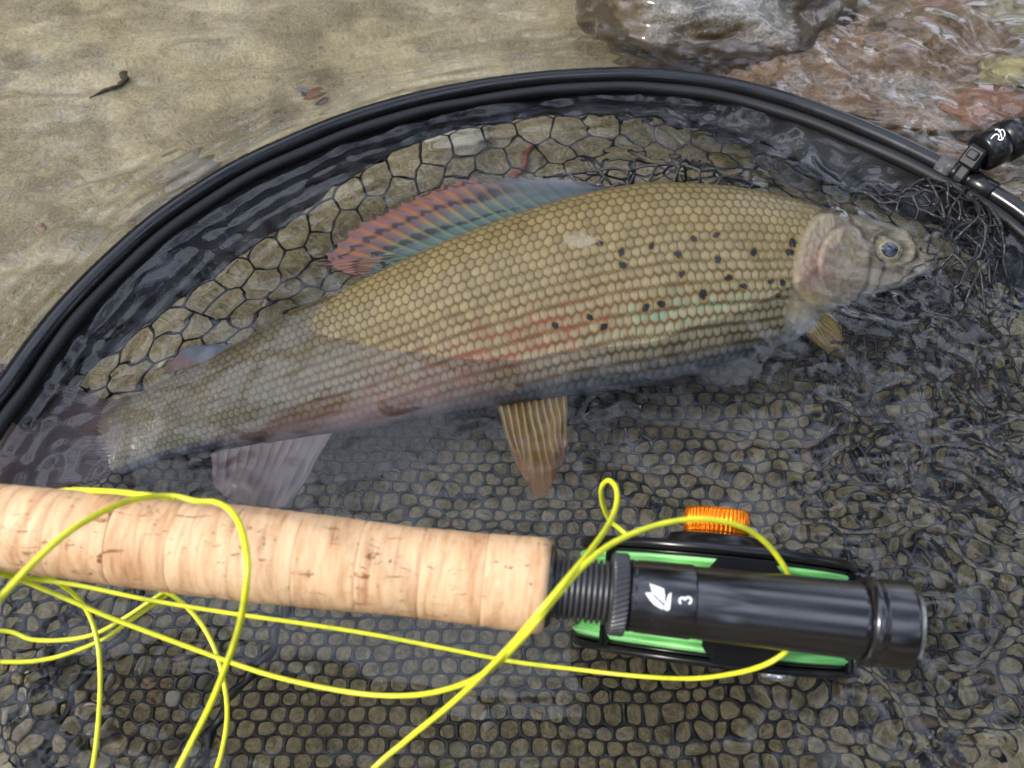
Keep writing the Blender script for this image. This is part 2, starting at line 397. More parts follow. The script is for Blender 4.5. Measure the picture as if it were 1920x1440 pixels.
# ------------------------------------------------------------------ rocks and stones
def rock(name, c, rx, ry, rz, m, label, cat='rock', seed=0, amp=0.16, freq=2.2, group=None, sub=(64, 40), flat=1.0):
    nu, nv = sub
    u = np.linspace(0, 2 * np.pi, nu, endpoint=False); v = np.linspace(0.0, np.pi, nv)
    U, V = np.meshgrid(u, v, indexing='ij')
    d = np.stack([np.cos(U) * np.sin(V), np.sin(U) * np.sin(V), np.cos(V)], -1)
    n = noise(d[..., 0] * freq + seed * 3.1, d[..., 1] * freq + d[..., 2] * 1.7 * freq) + 0.5 * noise(d[..., 0] * freq * 2.3 + d[..., 2] * 2.1 * freq, d[..., 1] * freq * 2.3 + seed) \
        + 0.2 * noise(d[..., 0] * freq * 6 + 9, (d[..., 1] + d[..., 2]) * freq * 6 + seed) + 0.12 * noise(d[..., 0] * freq * 14 + 9, (d[..., 1] - d[..., 2]) * freq * 14 + seed)
    r = 1 + amp * n
    e = np.sign(d) * np.abs(d) ** flat
    p = e * r[..., None] * np.array([rx, ry, rz]) + np.asarray(c)
    o = mesh_obj(name, p.reshape(-1, 3), grid_faces(nu, nv, cu=True)[:, ::-1], m)
    tag(o, label, cat, group); return o
M_rock = stone_mat('wet_grey_boulder', [(0.28, (0.03, 0.024, 0.016)), (0.40, (0.10, 0.085, 0.06)), (0.52, (0.21, 0.20, 0.175)), (0.62, (0.15, 0.13, 0.10)), (0.76, (0.19, 0.135, 0.075))], 46, 0.3, 1.0, 0.9)
M_rock2 = stone_mat('wet_brown_stone', [(0.30, (0.025, 0.018, 0.008)), (0.42, (0.11, 0.065, 0.028)), (0.54, (0.20, 0.125, 0.065)), (0.66, (0.13, 0.105, 0.07)), (0.8, (0.28, 0.22, 0.15))], 44, 0.35, 0.9, 0.9)
def weed_line(m, z0, z1, colr):
    g_ = N(m, 'ShaderNodeNewGeometry'); sx = N(m, 'ShaderNodeSeparateXYZ'); LK(m, g_.outputs['Position'], sx.inputs[0])
    n_ = tex_noise(m, coords(m), 55, 6, 0.65, 0.4); ma = N(m, 'ShaderNodeMath', operation='MULTIPLY_ADD'); LK(m, n_, ma.inputs[0]); ma.inputs[1].default_value = 0.034; LK(m, sx.outputs['Z'], ma.inputs[2])
    mr = N(m, 'ShaderNodeMapRange'); LK(m, ma.outputs[0], mr.inputs['Value']); mr.inputs['From Min'].default_value = z0 + 0.017; mr.inputs['From Max'].default_value = z1 + 0.017; mr.inputs['To Min'].default_value = 0.92; mr.inputs['To Max'].default_value = 0.0
    old = B(m).inputs['Base Color'].links[0].from_socket
    LK(m, mixc(m, mr.outputs['Result'], old, colr), B(m).inputs['Base Color'])
weed_line(M_rock, 0.003, 0.012, (0.050, 0.030, 0.010))
M_peb_pale = stone_mat('pale_pebble', [(0.3, (0.30, 0.27, 0.2)), (0.6, (0.5, 0.46, 0.36))], 60, 0.5)
M_peb_grey = stone_mat('grey_pebble', [(0.3, (0.10, 0.11, 0.12)), (0.6, (0.2, 0.21, 0.22))], 60, 0.5)
M_peb_red = stone_mat('rust_pebble', [(0.3, (0.10, 0.05, 0.026)), (0.6, (0.24, 0.12, 0.065))], 60, 0.5)
M_peb_mud = stone_mat('silted_stone', [(0.3, (0.13, 0.115, 0.085)), (0.5, (0.24, 0.215, 0.165)), (0.65, (0.34, 0.30, 0.21))], 110, 0.7, 0.0, 0.8)
M_peb_olive = stone_mat('olive_pebble', [(0.3, (0.10, 0.085, 0.03)), (0.6, (0.24, 0.2, 0.09))], 60, 0.5)
c0 = P(1340, 5, 0.0)
rock('boulder', (c0[0] + 0.004, c0[1] + 0.028, -0.018), 0.062, 0.066, 0.040, M_rock, 'grey speckled wet boulder breaking the water behind the net hoop', 'boulder', 3, 0.10, 1.6, sub=(160, 100), flat=0.85)
c0 = P(1660, 150, -0.012)
rock('brown_rock', (c0[0], c0[1] + 0.012, -0.030), 0.075, 0.055, 0.027, M_rock2, 'broad rusty brown rock just under the water right of the grey boulder', 'rock', 11, 0.15, 2.0, sub=(140, 90), flat=0.8)
c0 = P(1480, 190, -0.012)
rock('olive_rock', (c0[0], c0[1], -0.036), 0.036, 0.022, 0.020, M_peb_olive, 'low olive brown rock under water between grey boulder and net hoop', 'rock', 21, 0.16, 2.0, sub=(90, 60), flat=0.85)
stones = [  # px, py, z, size, stretch, material, label
    (1838, 22, -0.012, 0.0075, 1.3, M_peb_pale, 'pale oval pebble under water at the far corner of the brown rock'),
    (1790, 28, -0.014, 0.006, 1.2, M_peb_grey, 'dark blue grey pebble touching the pale oval pebble'),
    (1800, 60, -0.014, 0.0055, 1.2, M_peb_pale, 'small cream pebble beside the dark blue grey pebble'),
    (1900, 70, -0.016, 0.009, 1.4, M_peb_grey, 'smooth grey stone beside the olive stones under water'),
    (1880, 45, -0.018, 0.012, 1.4, M_peb_olive, 'yellow olive stone between pale pebble and smooth grey stone'),
    (1770, -15, -0.014, 0.012, 1.5, M_peb_red, 'rust brown stone behind the pale oval pebble'),
    (1700, -10, -0.014, 0.010, 1.3, M_peb_olive, 'mossy olive stone between boulder and rust brown stone'),
    (1860, 195, -0.014, 0.013, 1.6, M_peb_red, 'reddish brown stone sunk beyond the magnetic clip'),
    (1900, 130, -0.016, 0.011, 1.3, M_peb_olive, 'olive brown stone sunk between grey stone and reddish stone'),
    (590, 172, -0.036, 0.0042, 1.4, M_peb_red, 'small rust red pebble alone on pale sand outside the hoop'),
    (565, 165, -0.036, 0.0020, 1.3, M_peb_grey, 'tiny dark pebble touching the rust red pebble'),
    (360, 320, -0.037, 0.011, 1.3, M_peb_mud, 'half buried grey brown stone in sand just outside the hoop'),
    (310, 395, -0.038, 0.009, 1.6, M_peb_mud, 'smaller half buried stone between grey brown stone and hoop'),
    (850, 250, -0.038, 0.010, 1.5, M_peb_pale, 'pale stone on sand under the far side netting'),
]
def ground_z(x, y):
    z = float(bed_z(np.array(x), np.array(y)))
    for nm in ('boulder', 'brown_rock', 'olive_rock'):
        ok, loc, _n, _i = bpy.data.objects[nm].ray_cast(Vector((x, y, 1.0)), Vector((0, 0, -1)))
        if ok: z = max(z, loc.z)
    return z
for i, (px, py, z, s, st, m, lab) in enumerate(stones):
    zt = BED_Z + 0.004
    for _ in range(4):                                     # settle on whatever lies under it: rock or bed
        c0 = P(px, py, min(zt + s * 0.4, -0.0005)); bz = ground_z(c0[0], c0[1]) if px > 1500 else float(bed_z(np.array(c0[0]), np.array(c0[1]))); zt = bz
    zc = bz + s * (0.22 if px > 1500 else 0.05); rz = s * 0.5
    rock('pebble' if s < 0.008 else 'stone', (c0[0], c0[1], zc), s * st, s, rz, m, lab, 'pebble' if s < 0.008 else 'stone', i + 5, 0.14, 1.3, sub=(40, 26))

def ico_stone(s, sq):
    u = np.linspace(0, 2 * np.pi, 8, endpoint=False); v = np.linspace(0.25, np.pi - 0.25, 4)
    U, V = np.meshgrid(u, v, indexing='ij'); d = np.stack([np.cos(U) * np.sin(V), np.sin(U) * np.sin(V), np.cos(V)], -1).reshape(-1, 3)
    d = d * (1 + 0.22 * rng.standard_normal((len(d), 1)))
    a = rng.random() * 6.28; ca, sa = math.cos(a), math.sin(a)
    d = d * np.array([s * sq, s, s * 0.6])
    return np.stack([d[:, 0] * ca - d[:, 1] * sa, d[:, 0] * sa + d[:, 1] * ca, d[:, 2]], 1)
gf = np.vstack([grid_faces(8, 4, cu=True)[:, ::-1]]); cap0 = [i * 4 for i in range(8)]; cap1 = [i * 4 + 3 for i in range(8)]
V = []; F = []; Cc = []; nv = 0
pal = np.array([(0.30, 0.26, 0.18), (0.20, 0.17, 0.12), (0.24, 0.16, 0.09), (0.36, 0.33, 0.27), (0.14, 0.13, 0.11), (0.28, 0.19, 0.13), (0.40, 0.36, 0.26)])
for k in range(3600):
    px = rng.uniform(-60, 2000); py = rng.uniform(420, 1560)
    dens = 0.04 + 0.30 * sstep(1350, 1750, px) + 0.5 * sstep(500, 50, px) * sstep(1000, 1300, py)
    if rng.random() > dens: continue
    c0 = P(px, py, BED_Z); s = rng.uniform(0.0010, 0.0030) * (1 + 0.8 * (rng.random() > 0.93)) * (0.7 + 0.5 * dens)
    p = ico_stone(s, rng.uniform(1, 1.7)) + np.array([c0[0], c0[1], float(bed_z(np.array(c0[0]), np.array(c0[1]))) + s * 0.2])
    V.append(p); F += [tuple(q + nv) for q in gf] + [tuple(i + nv for i in cap0), tuple(i + nv for i in cap1[::-1])]
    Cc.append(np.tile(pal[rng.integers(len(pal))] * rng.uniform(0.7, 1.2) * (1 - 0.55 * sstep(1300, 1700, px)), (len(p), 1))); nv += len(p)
M_gravel = mat('gravel_material', rough=0.7, attr=True)
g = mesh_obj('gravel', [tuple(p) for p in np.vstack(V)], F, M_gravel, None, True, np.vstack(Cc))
tag(g, 'fine mixed brown gravel on the bed under the net', 'gravel', kind='stuff')

# unseen dark conifers added along both banks, heights shaped to darken the water's reflections
V = []; F = []; nv = 0
for k in range(150):
    az = rng.uniform(-170, 180); side = abs(az) < 90
    if abs(abs(az) - 90) < 8: continue
    el = np.interp(az, [-90, -70, -50, -5, 6, 16, 50, 90], [18, 30, 46, 45, 38, 28, 27, 40]) if side else np.interp(az, [-180, -140, -125, -85, 90, 180], [30, 30, 16, 16, 30, 30])
    yb = rng.uniform(6.5, 12); d_ = min(yb / max(abs(math.cos(R(az))), 0.25), 26)
    hgt_ = d_ * math.tan(R(el)) * rng.uniform(0.72, 1.04)
    bx, by = d_ * math.sin(R(az)), d_ * math.cos(R(az)); wd = hgt_ * rng.uniform(0.17, 0.24)
    tri = []
    for q in range(8):                                     # trunk
        a = q * math.pi / 4; tri.append([(0.2 * math.cos(a), 0.2 * math.sin(a), 0), (0.2 * math.cos(a + math.pi / 4), 0.2 * math.sin(a + math.pi / 4), 0), (0, 0, hgt_ * 0.97)])
    for q in range(330):                                   # drooping boughs
        t_ = rng.random() ** 0.8 * 0.96 + 0.03; z = hgt_ * t_; r_ = wd * (1 - t_) * rng.uniform(0.55, 1.15) + 0.12; a = rng.random() * 6.283
        e_ = np.array([math.cos(a), math.sin(a), 0]); f_ = np.array([-e_[1], e_[0], 0]); w_ = 0.30 * r_ + 0.10
        tri.append([np.array([0, 0, z + 0.25 * r_]), e_ * r_ * 0.8 + f_ * w_ + [0, 0, z - 0.25 * r_], e_ * r_ + [0, 0, z - 0.55 * r_]]); tri.append([np.array([0, 0, z + 0.25 * r_]), e_ * r_ + [0, 0, z - 0.55 * r_], e_ * r_ * 0.8 - f_ * w_ + [0, 0, z - 0.25 * r_]])
    tri = np.array(tri, float).reshape(-1, 3) + np.array([bx, by, 1.0]); n = len(tri) // 3
    V.append(tri); F.append(np.arange(3 * n).reshape(-1, 3) + nv); nv += 3 * n
M_wood = mat('dark_conifer_needles', (0.035, 0.05, 0.022), 0.7)
wood = mesh_obj('added_conifer_wood', np.vstack(V), np.vstack(F), M_wood, None, False)
tag(wood, 'unseen dark conifer wood added along both river banks for the reflections', 'wood', kind='stuff')

# sunken twig and a red brown stem seen through the netting
M_twig = mat('dark_wet_twig', (0.05, 0.035, 0.022), 0.7)
tp = spline(PP([(155, 160), (175, 145), (205, 135), (228, 118)], -0.035), 20); tp[:, 2] = bed_z(tp[:, 0], tp[:, 1]) + 0.0015
o = mesh_obj('twig', *tube(tp, np.linspace(0.0006, 0.0022, 20) * (1 + 0.25 * np.sin(np.arange(20) * 1.9)), 8), M_twig); tag(o, 'short dark sunken twig lying on pale sand', 'twig')
M_stem = mat('red_brown_stem', (0.22, 0.07, 0.04), 0.6)
tp = spline(PP([(940, 318), (965, 292), (985, 262), (1000, 235)], -0.035), 20); tp[:, 2] = bed_z(tp[:, 0], tp[:, 1]) + 0.002
o = mesh_obj('plant_stem', *tube(tp, np.linspace(0.0022, 0.0012, 20), 8), M_stem); tag(o, 'red brown stem lying under the far netting', 'stem')

# ------------------------------------------------------------------ landing net
net = thing('landing_net', 'black landing net with tubular hoop and dark mesh bag holding the fish', 'landing net', tuple(P(1150, 141, 0.0)))
mesh_obj('hoop', *tube(HOOP, 0.0032, 20, closed=True), M_hoop, net)
# fabric sleeve rolled along the inside of the hoop
hc = HOOP[:, :2].mean(0)
tn = np.roll(HOOP, -1, 0) - np.roll(HOOP, 1, 0); nn = np.stack([-tn[:, 1], tn[:, 0]], 1); nn /= np.linalg.norm(nn, axis=1, keepdims=True)
if ((hc - HOOP[:, :2]) * nn).sum(1).mean() < 0: nn = -nn
sl = HOOP.copy(); sl[:, :2] += nn * 0.0049; sl[:, 2] -= 0.0022 + 0.0006 * noise(np.arange(len(sl)) * 0.05, np.zeros(len(sl)) + 2.2)
mesh_obj('sleeve', *tube(sl, 0.0023 + 0.0003 * noise(np.arange(len(sl)) * 0.06, np.zeros(len(sl)) + 7.7), 16, closed=True), M_fabric, net)
# tape joints on the hoop
M_tape = stone_mat('worn_tape', [(0.35, (0.03, 0.03, 0.03)), (0.55, (0.10, 0.10, 0.10)), (0.7, (0.5, 0.5, 0.5))], 160, 0.35)
def hoop_piece(px, py, half, r, m, name):
    c0 = P(px, py, 0.004); i = int(np.argmin(np.linalg.norm(HOOP - c0, axis=1)))
    t = HOOP[(i + 1) % len(HOOP)] - HOOP[i - 1]; t /= np.linalg.norm(t)
    k = half
    pr = [(-k, 0.003), (-k, r - 0.0003), (-k + 0.0004, r), (k - 0.0004, r), (k, r - 0.0003), (k, 0.003)]
    v, f, _ = lathe(HOOP[i], t, pr, 24); return mesh_obj(name, v, f, m, net)
hoop_piece(1775, 315, 0.003, 0.00385, M_tape, 'tape_wrap')
hoop_piece(1838, 349, 0.0045, 0.0042, M_black, 'hoop_joint')
# fabric band hanging from the hoop
C1_PX = [(60, 800), (110, 745), (180, 680), (300, 590), (430, 492), (560, 402), (640, 345), (740, 285), (830, 248), (960, 224), (1100, 218), (1250, 232), (1400, 275), (1500, 318), (1620, 368), (1740, 420), (1840, 490), (1900, 560), (1960, 650)]
C0_PX = [(-10, 770), (35, 712), (95, 640), (210, 512), (330, 412), (460, 330), (560, 285), (680, 238), (790, 206), (940, 178), (1110, 166), (1270, 172), (1410, 197), (1520, 232), (1640, 280), (1750, 335), (1850, 395), (1930, 450), (2010, 530)]
NB = 320
a0 = spline(PP(C0_PX, -0.001), NB); a1 = spline(PP(C1_PX, -0.011), NB)
vv = np.linspace(0, 1, 14)
rowp = a0[:, None] * (1 - vv)[None, :, None] + a1[:, None] * vv[None, :, None]
k = np.arange(NB)[:, None]
wob = 0.0016 * fbm(k * 0.11, vv[None] * 2.0, 3) * (0.25 + vv[None])
rowp[..., 2] += wob - 0.004 * np.sin(np.pi * vv)[None]; rowp[..., 1] += 0.7 * wob
fv = rowp.reshape(-1, 3); ff = grid_faces(NB, 14)
bandv = np.vstack([fv, fv - np.array([0, 0, 0.0007])]); nb = len(fv)
bandf = np.vstack([ff, ff[:, ::-1] + nb])
mesh_obj('fabric_band', bandv, bandf, M_fabric, net)

def hexnet(S, nu, nv, r, name, m, parent, seg=3, sides=5, jitter=0.1, sag=0.0):
    """Hexagonal netting of cord over the patch S(u, v), u and v arrays in 0..1, nu x nv cells."""
    pts = {}; edges = []
    def key(i, j): return (i, j)
    # brick-like honeycomb: node (i, j); horizontal zigzag rows joined by uprights
    P2 = {}
    for j in range(nv + 1):
        for i in range(2 * nu + 1):
            z = 0.33 if (i + j) % 2 else -0.33
            P2[(i, j)] = ((i + jitter * rng.standard_normal()) / (2 * nu), (j + z * 0.55 + jitter * 0.6 * rng.standard_normal()) / nv)
            if i: edges.append(((i - 1, j), (i, j)))
            if j < nv and (i + j) % 2: edges.append(((i, j), (i, j + 1)))
    mb = MB()
    for a, b in edges:
        ua = np.array(P2[a]); ub = np.array(P2[b]); t = np.linspace(0, 1, seg + 1)[:, None]
        uvp = ua * (1 - t) + ub * t
        p = S(np.clip(uvp[:, 0], 0, 1), np.clip(uvp[:, 1], 0, 1))
        p = p + np.array([0, 0, -1]) * (sag * np.sin(np.pi * t))
        rr = np.full(seg + 1, r); rr[0] = rr[-1] = r * 1.35
        mb.add(*tube(p, rr, sides, caps=False))
    return mb.build(name, m, parent)
# far side netting between band and floor of the bag
C2_PX = [(120, 850), (170, 830), (270, 790), (380, 720), (500, 650), (620, 580), (730, 520), (840, 470), (940, 430), (1040, 400), (1150, 385), (1280, 385), (1400, 395), (1520, 425), (1640, 475), (1740, 540), (1800, 620), (1840, 690), (1880, 780)]
a2 = spline(PP(C2_PX, -0.031), NB)
def S_side(u, v):
    i = u * (NB - 1); k = np.clip(i.astype(int), 0, NB - 2); t = (i - k)[:, None]; v = v[:, None]
    A = a1[k] * (1 - t) + a1[k + 1] * t; C_ = a2[k] * (1 - t) + a2[k + 1] * t
    p = A * (1 - v) + C_ * v
    p[:, 2] -= 0.006 * np.sin(np.pi * v[:, 0])
    wx_ = 0.0035 * np.stack([fbm(p[:, 0] * 30, p[:, 1] * 30, 2), fbm(p[:, 0] * 30 + 50, p[:, 1] * 30, 2), 0.8 * fbm(p[:, 0] * 22, p[:, 1] * 22 + 31, 2)], 1)
    return p + wx_ * np.sin(np.pi * np.clip(v, 0, 1)) 
hexnet(S_side, 32, 5, 0.00050, 'side_netting', M_net, net, jitter=0.14)

# floor of the bag: coated net with rounded openings
def in_poly(x, y, poly):
    r = np.zeros(x.shape, bool); n = len(poly)
    for i in range(n):
        x1, y1 = poly[i][:2]; x2, y2 = poly[(i + 1) % n][:2]
        k = ((y1 > y) != (y2 > y)) & (x < (x2 - x1) * (y - y1) / (y2 - y1 + 1e-15) + x1); r ^= k
    return r
NET_Z = -0.033
FLOOR = np.vstack([a2[::10], PP([(1990, 760), (2060, 1000), (1960, 1350), (1650, 1600), (1000, 1690), (300, 1640), (-40, 1420), (-120, 1150), (-60, 930)], NET_Z)])
def floor_warp(x, y):
    dx = 0.0016 * fbm(x * 16, y * 16, 2); dy = 0.0016 * fbm(x * 16 + 70, y * 16 + 5, 3)
    g_ = sstep(0.06, 0.16, x)                                   # bunched folds towards the hoop's mouth
    dx = dx + g_ * 0.006 * noise(x * 45 + 3, y * 18); dy = dy + g_ * 0.004 * noise(x * 30, y * 40 + 7)
    z = NET_Z + 0.0022 * fbm(x * 14 + 9, y * 14, 3) + g_ * 0.007 * (0.5 + noise(x * 40 + 11, y * 12))
    z = z + 0.004 * sstep(-0.02, -0.15, y)
    return x + dx, y + dy, z
pa, pb, hw = 0.0053, 0.0043, 0.00046
ni, nj = int(0.56 / pa), int(0.5 / pb)
ang = np.arange(12) * np.pi / 6 + np.pi / 2
hexc = np.array([(0, 2 / 3), (-.25, .5), (-.5, 1 / 3), (-.5, 0), (-.5, -1 / 3), (-.25, -.5), (0, -2 / 3), (.25, -.5), (.5, -1 / 3), (.5, 0), (.5, 1 / 3), (.25, .5)])
FV = []; FF = []; key = {}
def vid(x, y, dz):
    k = (round(x * 2e5), round(y * 2e5), dz)
    if k not in key: key[k] = len(FV); FV.append((x, y, dz))
    return key[k]
CX, CY = [], []
for j in range(nj):
    for i in range(ni):
        CX.append(-0.28 + (i + 0.5 * (j % 2)) * pa); CY.append(-0.24 + j * pb)
CX = np.array(CX); CY = np.array(CY); keep = in_poly(CX, CY, FLOOR)
for x, y in zip(CX[keep], CY[keep]):
    s1 = 1 + 0.10 * rng.standard_normal(); hw2 = hw * np.clip(1 + 0.16 * rng.standard_normal(), 0.6, 1.6)
    o_ = [vid(x + a * pa, y + b * pb, 0) for a, b in hexc]
    ca = np.cos(ang); sa = np.sin(ang); e = 0.78
    ix = np.sign(ca) * np.abs(ca) ** e * (pa / 2 - hw2); iy = np.sign(sa) * np.abs(sa) ** e * (pb * 0.58 - hw2)
    n0 = len(FV)
    FV += [(x + a, y + b, 1) for a, b in zip(ix, iy)]; FV += [(x + a * 1.03, y + b * 1.03, 2) for a, b in zip(ix, iy)]
    for q in range(12):
        r_ = (q + 1) % 12
        FF.append((o_[q], o_[r_], n0 + r_, n0 + q)); FF.append((n0 + q, n0 + r_, n0 + 12 + r_, n0 + 12 + q))
FV = np.array(FV); fx_, fy_, fz_ = floor_warp(FV[:, 0], FV[:, 1])
fz_ = fz_ + np.where(FV[:, 2] == 0, 0.0005, np.where(FV[:, 2] == 1, 0.0, -0.0007))
mesh_obj('floor_netting', np.stack([fx_, fy_, fz_], 1), np.array(FF), M_net, net)

# netting that bulges out of the water
def patch(corners, bulge, wob=0.002, seed=0):
    """Bilinear patch through four pixel corners (z each) with a bulge."""
    A, Bq, Cq, D = PP(corners)
    def S(u, v):
        u_ = u[:, None]; v_ = v[:, None]
        p = A * (1 - u_) * (1 - v_) + Bq * u_ * (1 - v_) + Cq * u_ * v_ + D * (1 - u_) * v_
        p[:, 2] += bulge * np.sin(np.pi * u) * np.sin(np.pi * np.clip(v, 0, 1)) ** 0.7
        w_ = wob * np.stack([fbm(p[:, 0] * 70 + seed, p[:, 1] * 70, 2), fbm(p[:, 0] * 70 + 50, p[:, 1] * 70 + seed, 2), fbm(p[:, 0] * 60, p[:, 1] * 60 + 31 + seed, 2)], 1)
        return p + w_
    return S
hexnet(patch([(1010, 330, -0.006), (1470, 340, -0.006), (1440, 372, -0.002), (1040, 352, -0.002)], 0.011, 0.002, 1), 9, 2, 0.00052, 'raised_netting', M_cord, net, seg=4, sides=6, jitter=0.2)
hexnet(patch([(1090, 300, -0.004), (1450, 318, -0.003), (1430, 356, 0.0), (1080, 345, 0.0)], 0.007, 0.0035, 8), 5, 1, 0.00060, 'raised_netting', M_cord, net, seg=5, sides=6, jitter=0.35)
hexnet(patch([(1600, 365, -0.003), (1820, 345, 0.004), (1850, 420, 0.003), (1650, 400, -0.002)], 0.006, 0.0022, 3), 5, 2, 0.00052, 'raised_netting', M_cord, net, seg=5, sides=6, jitter=0.22)
hexnet(patch([(1790, 340, 0.003), (1870, 400, 0.004), (1905, 560, -0.004), (1740, 560, -0.004)], 0.012, 0.002, 5), 3, 4, 0.00056, 'raised_netting', M_cord, net, seg=5, sides=6, jitter=0.16)
hexnet(patch([(1740, 400, 0.0), (1860, 380, 0.002), (1900, 600, -0.008), (1760, 600, -0.008)], 0.003, 0.003, 12), 4, 5, 0.00032, 'raised_netting', M_cord, net, seg=5, sides=6, jitter=0.25)
hexnet(patch([(1560, 560, -0.012), (1900, 560, -0.008), (1960, 980, -0.022), (1540, 900, -0.022)], 0.003, 0.0025, 15), 14, 16, 0.00040, 'loose_netting', M_net, net, seg=3, sides=5, jitter=0.10)
hexnet(patch([(1620, 350, -0.002), (1800, 338, 0.004), (1840, 400, 0.004), (1680, 395, -0.001)], 0.005, 0.0035, 33), 6, 2, 0.00042, 'raised_netting', M_cord, net, seg=5, sides=6, jitter=0.3)
hexnet(patch([(1765, 395, 0.001), (1875, 395, 0.003), (1900, 585, -0.003), (1755, 575, -0.003)], 0.008, 0.0030, 41), 4, 5, 0.00045, 'raised_netting', M_cord, net, seg=5, sides=6, jitter=0.25)
# wavy dark cords along the floor of the bag
for pts in ([(260, 1098), (245, 1165), (190, 1235), (145, 1285), (95, 1385), (40, 1470)], [(537, 1135), (505, 1220), (440, 1295), (395, 1380), (360, 1470)], [(132, 1130), (100, 1220), (75, 1300)]):
    p = spline(PP(pts, NET_Z + 0.012), 40); p[:, 0] += 0.0008 * np.sin(np.arange(40) * 0.8)
    mesh_obj('floor_cord', *tube(p, 0.0013 + 0.0004 * np.sin(np.arange(40) * 1.3), 8), M_net, net)
for pts in ([(1545, 640), (1552, 730), (1540, 820), (1535, 920), (1560, 1000), (1600, 1080)], [(1560, 700), (1640, 760), (1700, 860), (1780, 960)]):
    p = spline(PP(pts, NET_Z + 0.007), 50); p[:, 0] += 0.0010 * np.sin(np.arange(50) * 0.9)
    mesh_obj('floor_cord', *tube(p, 0.0010 + 0.0004 * np.sin(np.arange(50) * 1.7), 8), M_cord, net)

# ------------------------------------------------------------------ fish
ST = [  # dorsal px, ventral px, z dorsal, z ventral, half thickness (mm)
    (95, 742, 105, 896, -13.5, -15.5, 0.4), (165, 752, 175, 892, -13, -16, 0.8), (230, 745, 245, 882, -12, -16, 2.6), (300, 715, 320, 860, -11.5, -16.5, 4.9), (400, 668, 430, 840, -10, -17.5, 7.6), (520, 600, 560, 822, -7.5, -18.5, 9.6),
    (690, 520, 745, 792, -3.2, -17.0, 11.6), (850, 452, 905, 765, 0.0, -14.5, 13.4), (1040, 385, 1085, 738, 2.0, -13.5, 14.8), (1200, 352, 1240, 716, 2.2, -13.5, 15.2),
    (1350, 355, 1380, 678, 0.6, -14.5, 14.2), (1470, 371, 1490, 634, -2.6, -17.5, 12.6), (1550, 390, 1568, 592, -6.2, -20, 11.0), (1620, 411, 1632, 562, -9, -20, 9.2),
    (1680, 431, 1690, 538, -11, -19, 7.0), (1730, 451, 1732, 516, -12.5, -17.5, 4.8), (1757, 468, 1754, 502, -13.5, -16, 3.0), (1767, 480, 1765, 492, -14.3, -15, 1.0)]
ST = np.array(ST, float)
NS = 1000
S9 = spline(ST[:, :4] * 0.1, NS * 2)                     # dense, even along the body
key_s = np.linspace(0, 1, len(ST))
def st_param():
    # parameter of each station along the even-length spline
    q = ST[:, :4] * 0.1; idx = [int(np.argmin(np.linalg.norm(S9 - k, axis=1))) for k in q]; idx[0] = 0; idx[-1] = len(S9) - 1
    return np.array(idx) / (len(S9) - 1)
ks = st_param(); sg = np.linspace(0, 1, NS)
pxs = np.stack([np.interp(sg, np.linspace(0, 1, len(S9)), S9[:, k]) for k in range(4)], 1) * 10
def smooth(x, n):
    kx = np.hanning(2 * n + 1); kx /= kx.sum(); return np.convolve(np.pad(x, n, mode='reflect', reflect_type='odd'), kx, 'valid')
zD = smooth(np.interp(sg, ks, ST[:, 4]), 25) * 1e-3; zV = smooth(np.interp(sg, ks, ST[:, 5]), 25) * 1e-3; th = np.maximum(smooth(np.interp(sg, ks, ST[:, 6]), 12), 0.4) * 1e-3
Dp = np.array([P(a, b, z) for (a, b), z in zip(pxs[:, :2], zD)]); Vp = np.array([P(a, b, z) for (a, b), z in zip(pxs[:, 2:], zV)])
Cp = (Dp + Vp) / 2; Hv = (Dp - Vp) / 2
Ax = np.gradient(Cp, axis=0); Ax = np.stack([smooth(Ax[:, k], 30) for k in range(3)], 1); Ax /= np.linalg.norm(Ax, axis=1, keepdims=True)
Nn = np.cross(Ax, Hv); Nn /= np.linalg.norm(Nn, axis=1, keepdims=True)
if Nn[:, 2].mean() < 0: Nn = -Nn
NF, NBK = 240, 48
tht = np.concatenate([np.linspace(0, np.pi, NF, endpoint=False), np.linspace(np.pi, 2 * np.pi, NBK, endpoint=False)])
cs, sn = np.cos(tht), np.sin(tht)
ce = np.sign(cs) * np.abs(cs) ** 0.92; se = np.sign(sn) * np.abs(sn) ** 0.95
SURF = Cp[:, None] + ce[None, :, None] * Hv[:, None] + (th[:, None] * se[None])[..., None] * Nn[:, None]
# outward normals of the plain body
du = np.gradient(SURF, axis=0); dv = np.roll(SURF, -1, 1) - np.roll(SURF, 1, 1)
NRM = np.cross(dv, du); NRM /= np.maximum(np.linalg.norm(NRM, axis=2, keepdims=True), 1e-12)
if (NRM * (SURF - Cp[:, None])).sum(2).mean() < 0: NRM = -NRM
PX, PY = projw(SURF.reshape(-1, 3)); PX = PX.reshape(NS, -1); PY = PY.reshape(NS, -1)
# body coordinates in millimetres: p along (0 at tail), q around from the back
arc = np.concatenate([[0], np.cumsum(np.linalg.norm(np.diff(Cp, axis=0), axis=1))]) * 1e3
ring = np.concatenate([np.zeros((NS, 1)), np.cumsum(np.linalg.norm(np.diff(SURF, axis=1), axis=2), axis=1)], 1) * 1e3
half = ring[:, NF][:, None]
ql = ring - half * 0.5                                     # distance from the lateral line
kk = (np.clip(half, 12, 200) / 72.0) ** 0.55               # scales get smaller towards the tail, not as fast as the body
qn = ql / kk
pn = np.cumsum(np.concatenate([[0], np.diff(arc)]) / kk[:, 0])[:, None] + 0 * qn
pn = pn + 1.2 * fbm(PX / 170, PY / 170, 2); qn = qn + 0.55 * fbm(PX / 150 + 30, PY / 150, 2)
DP = 2.72
DQ = 3.50
d1 = np.full(PX.shape, 9.0); d2 = np.full(PX.shape, 9.0); sid = np.zeros(PX.shape); cdx = np.zeros(PX.shape); cdy = np.zeros(PX.shape)
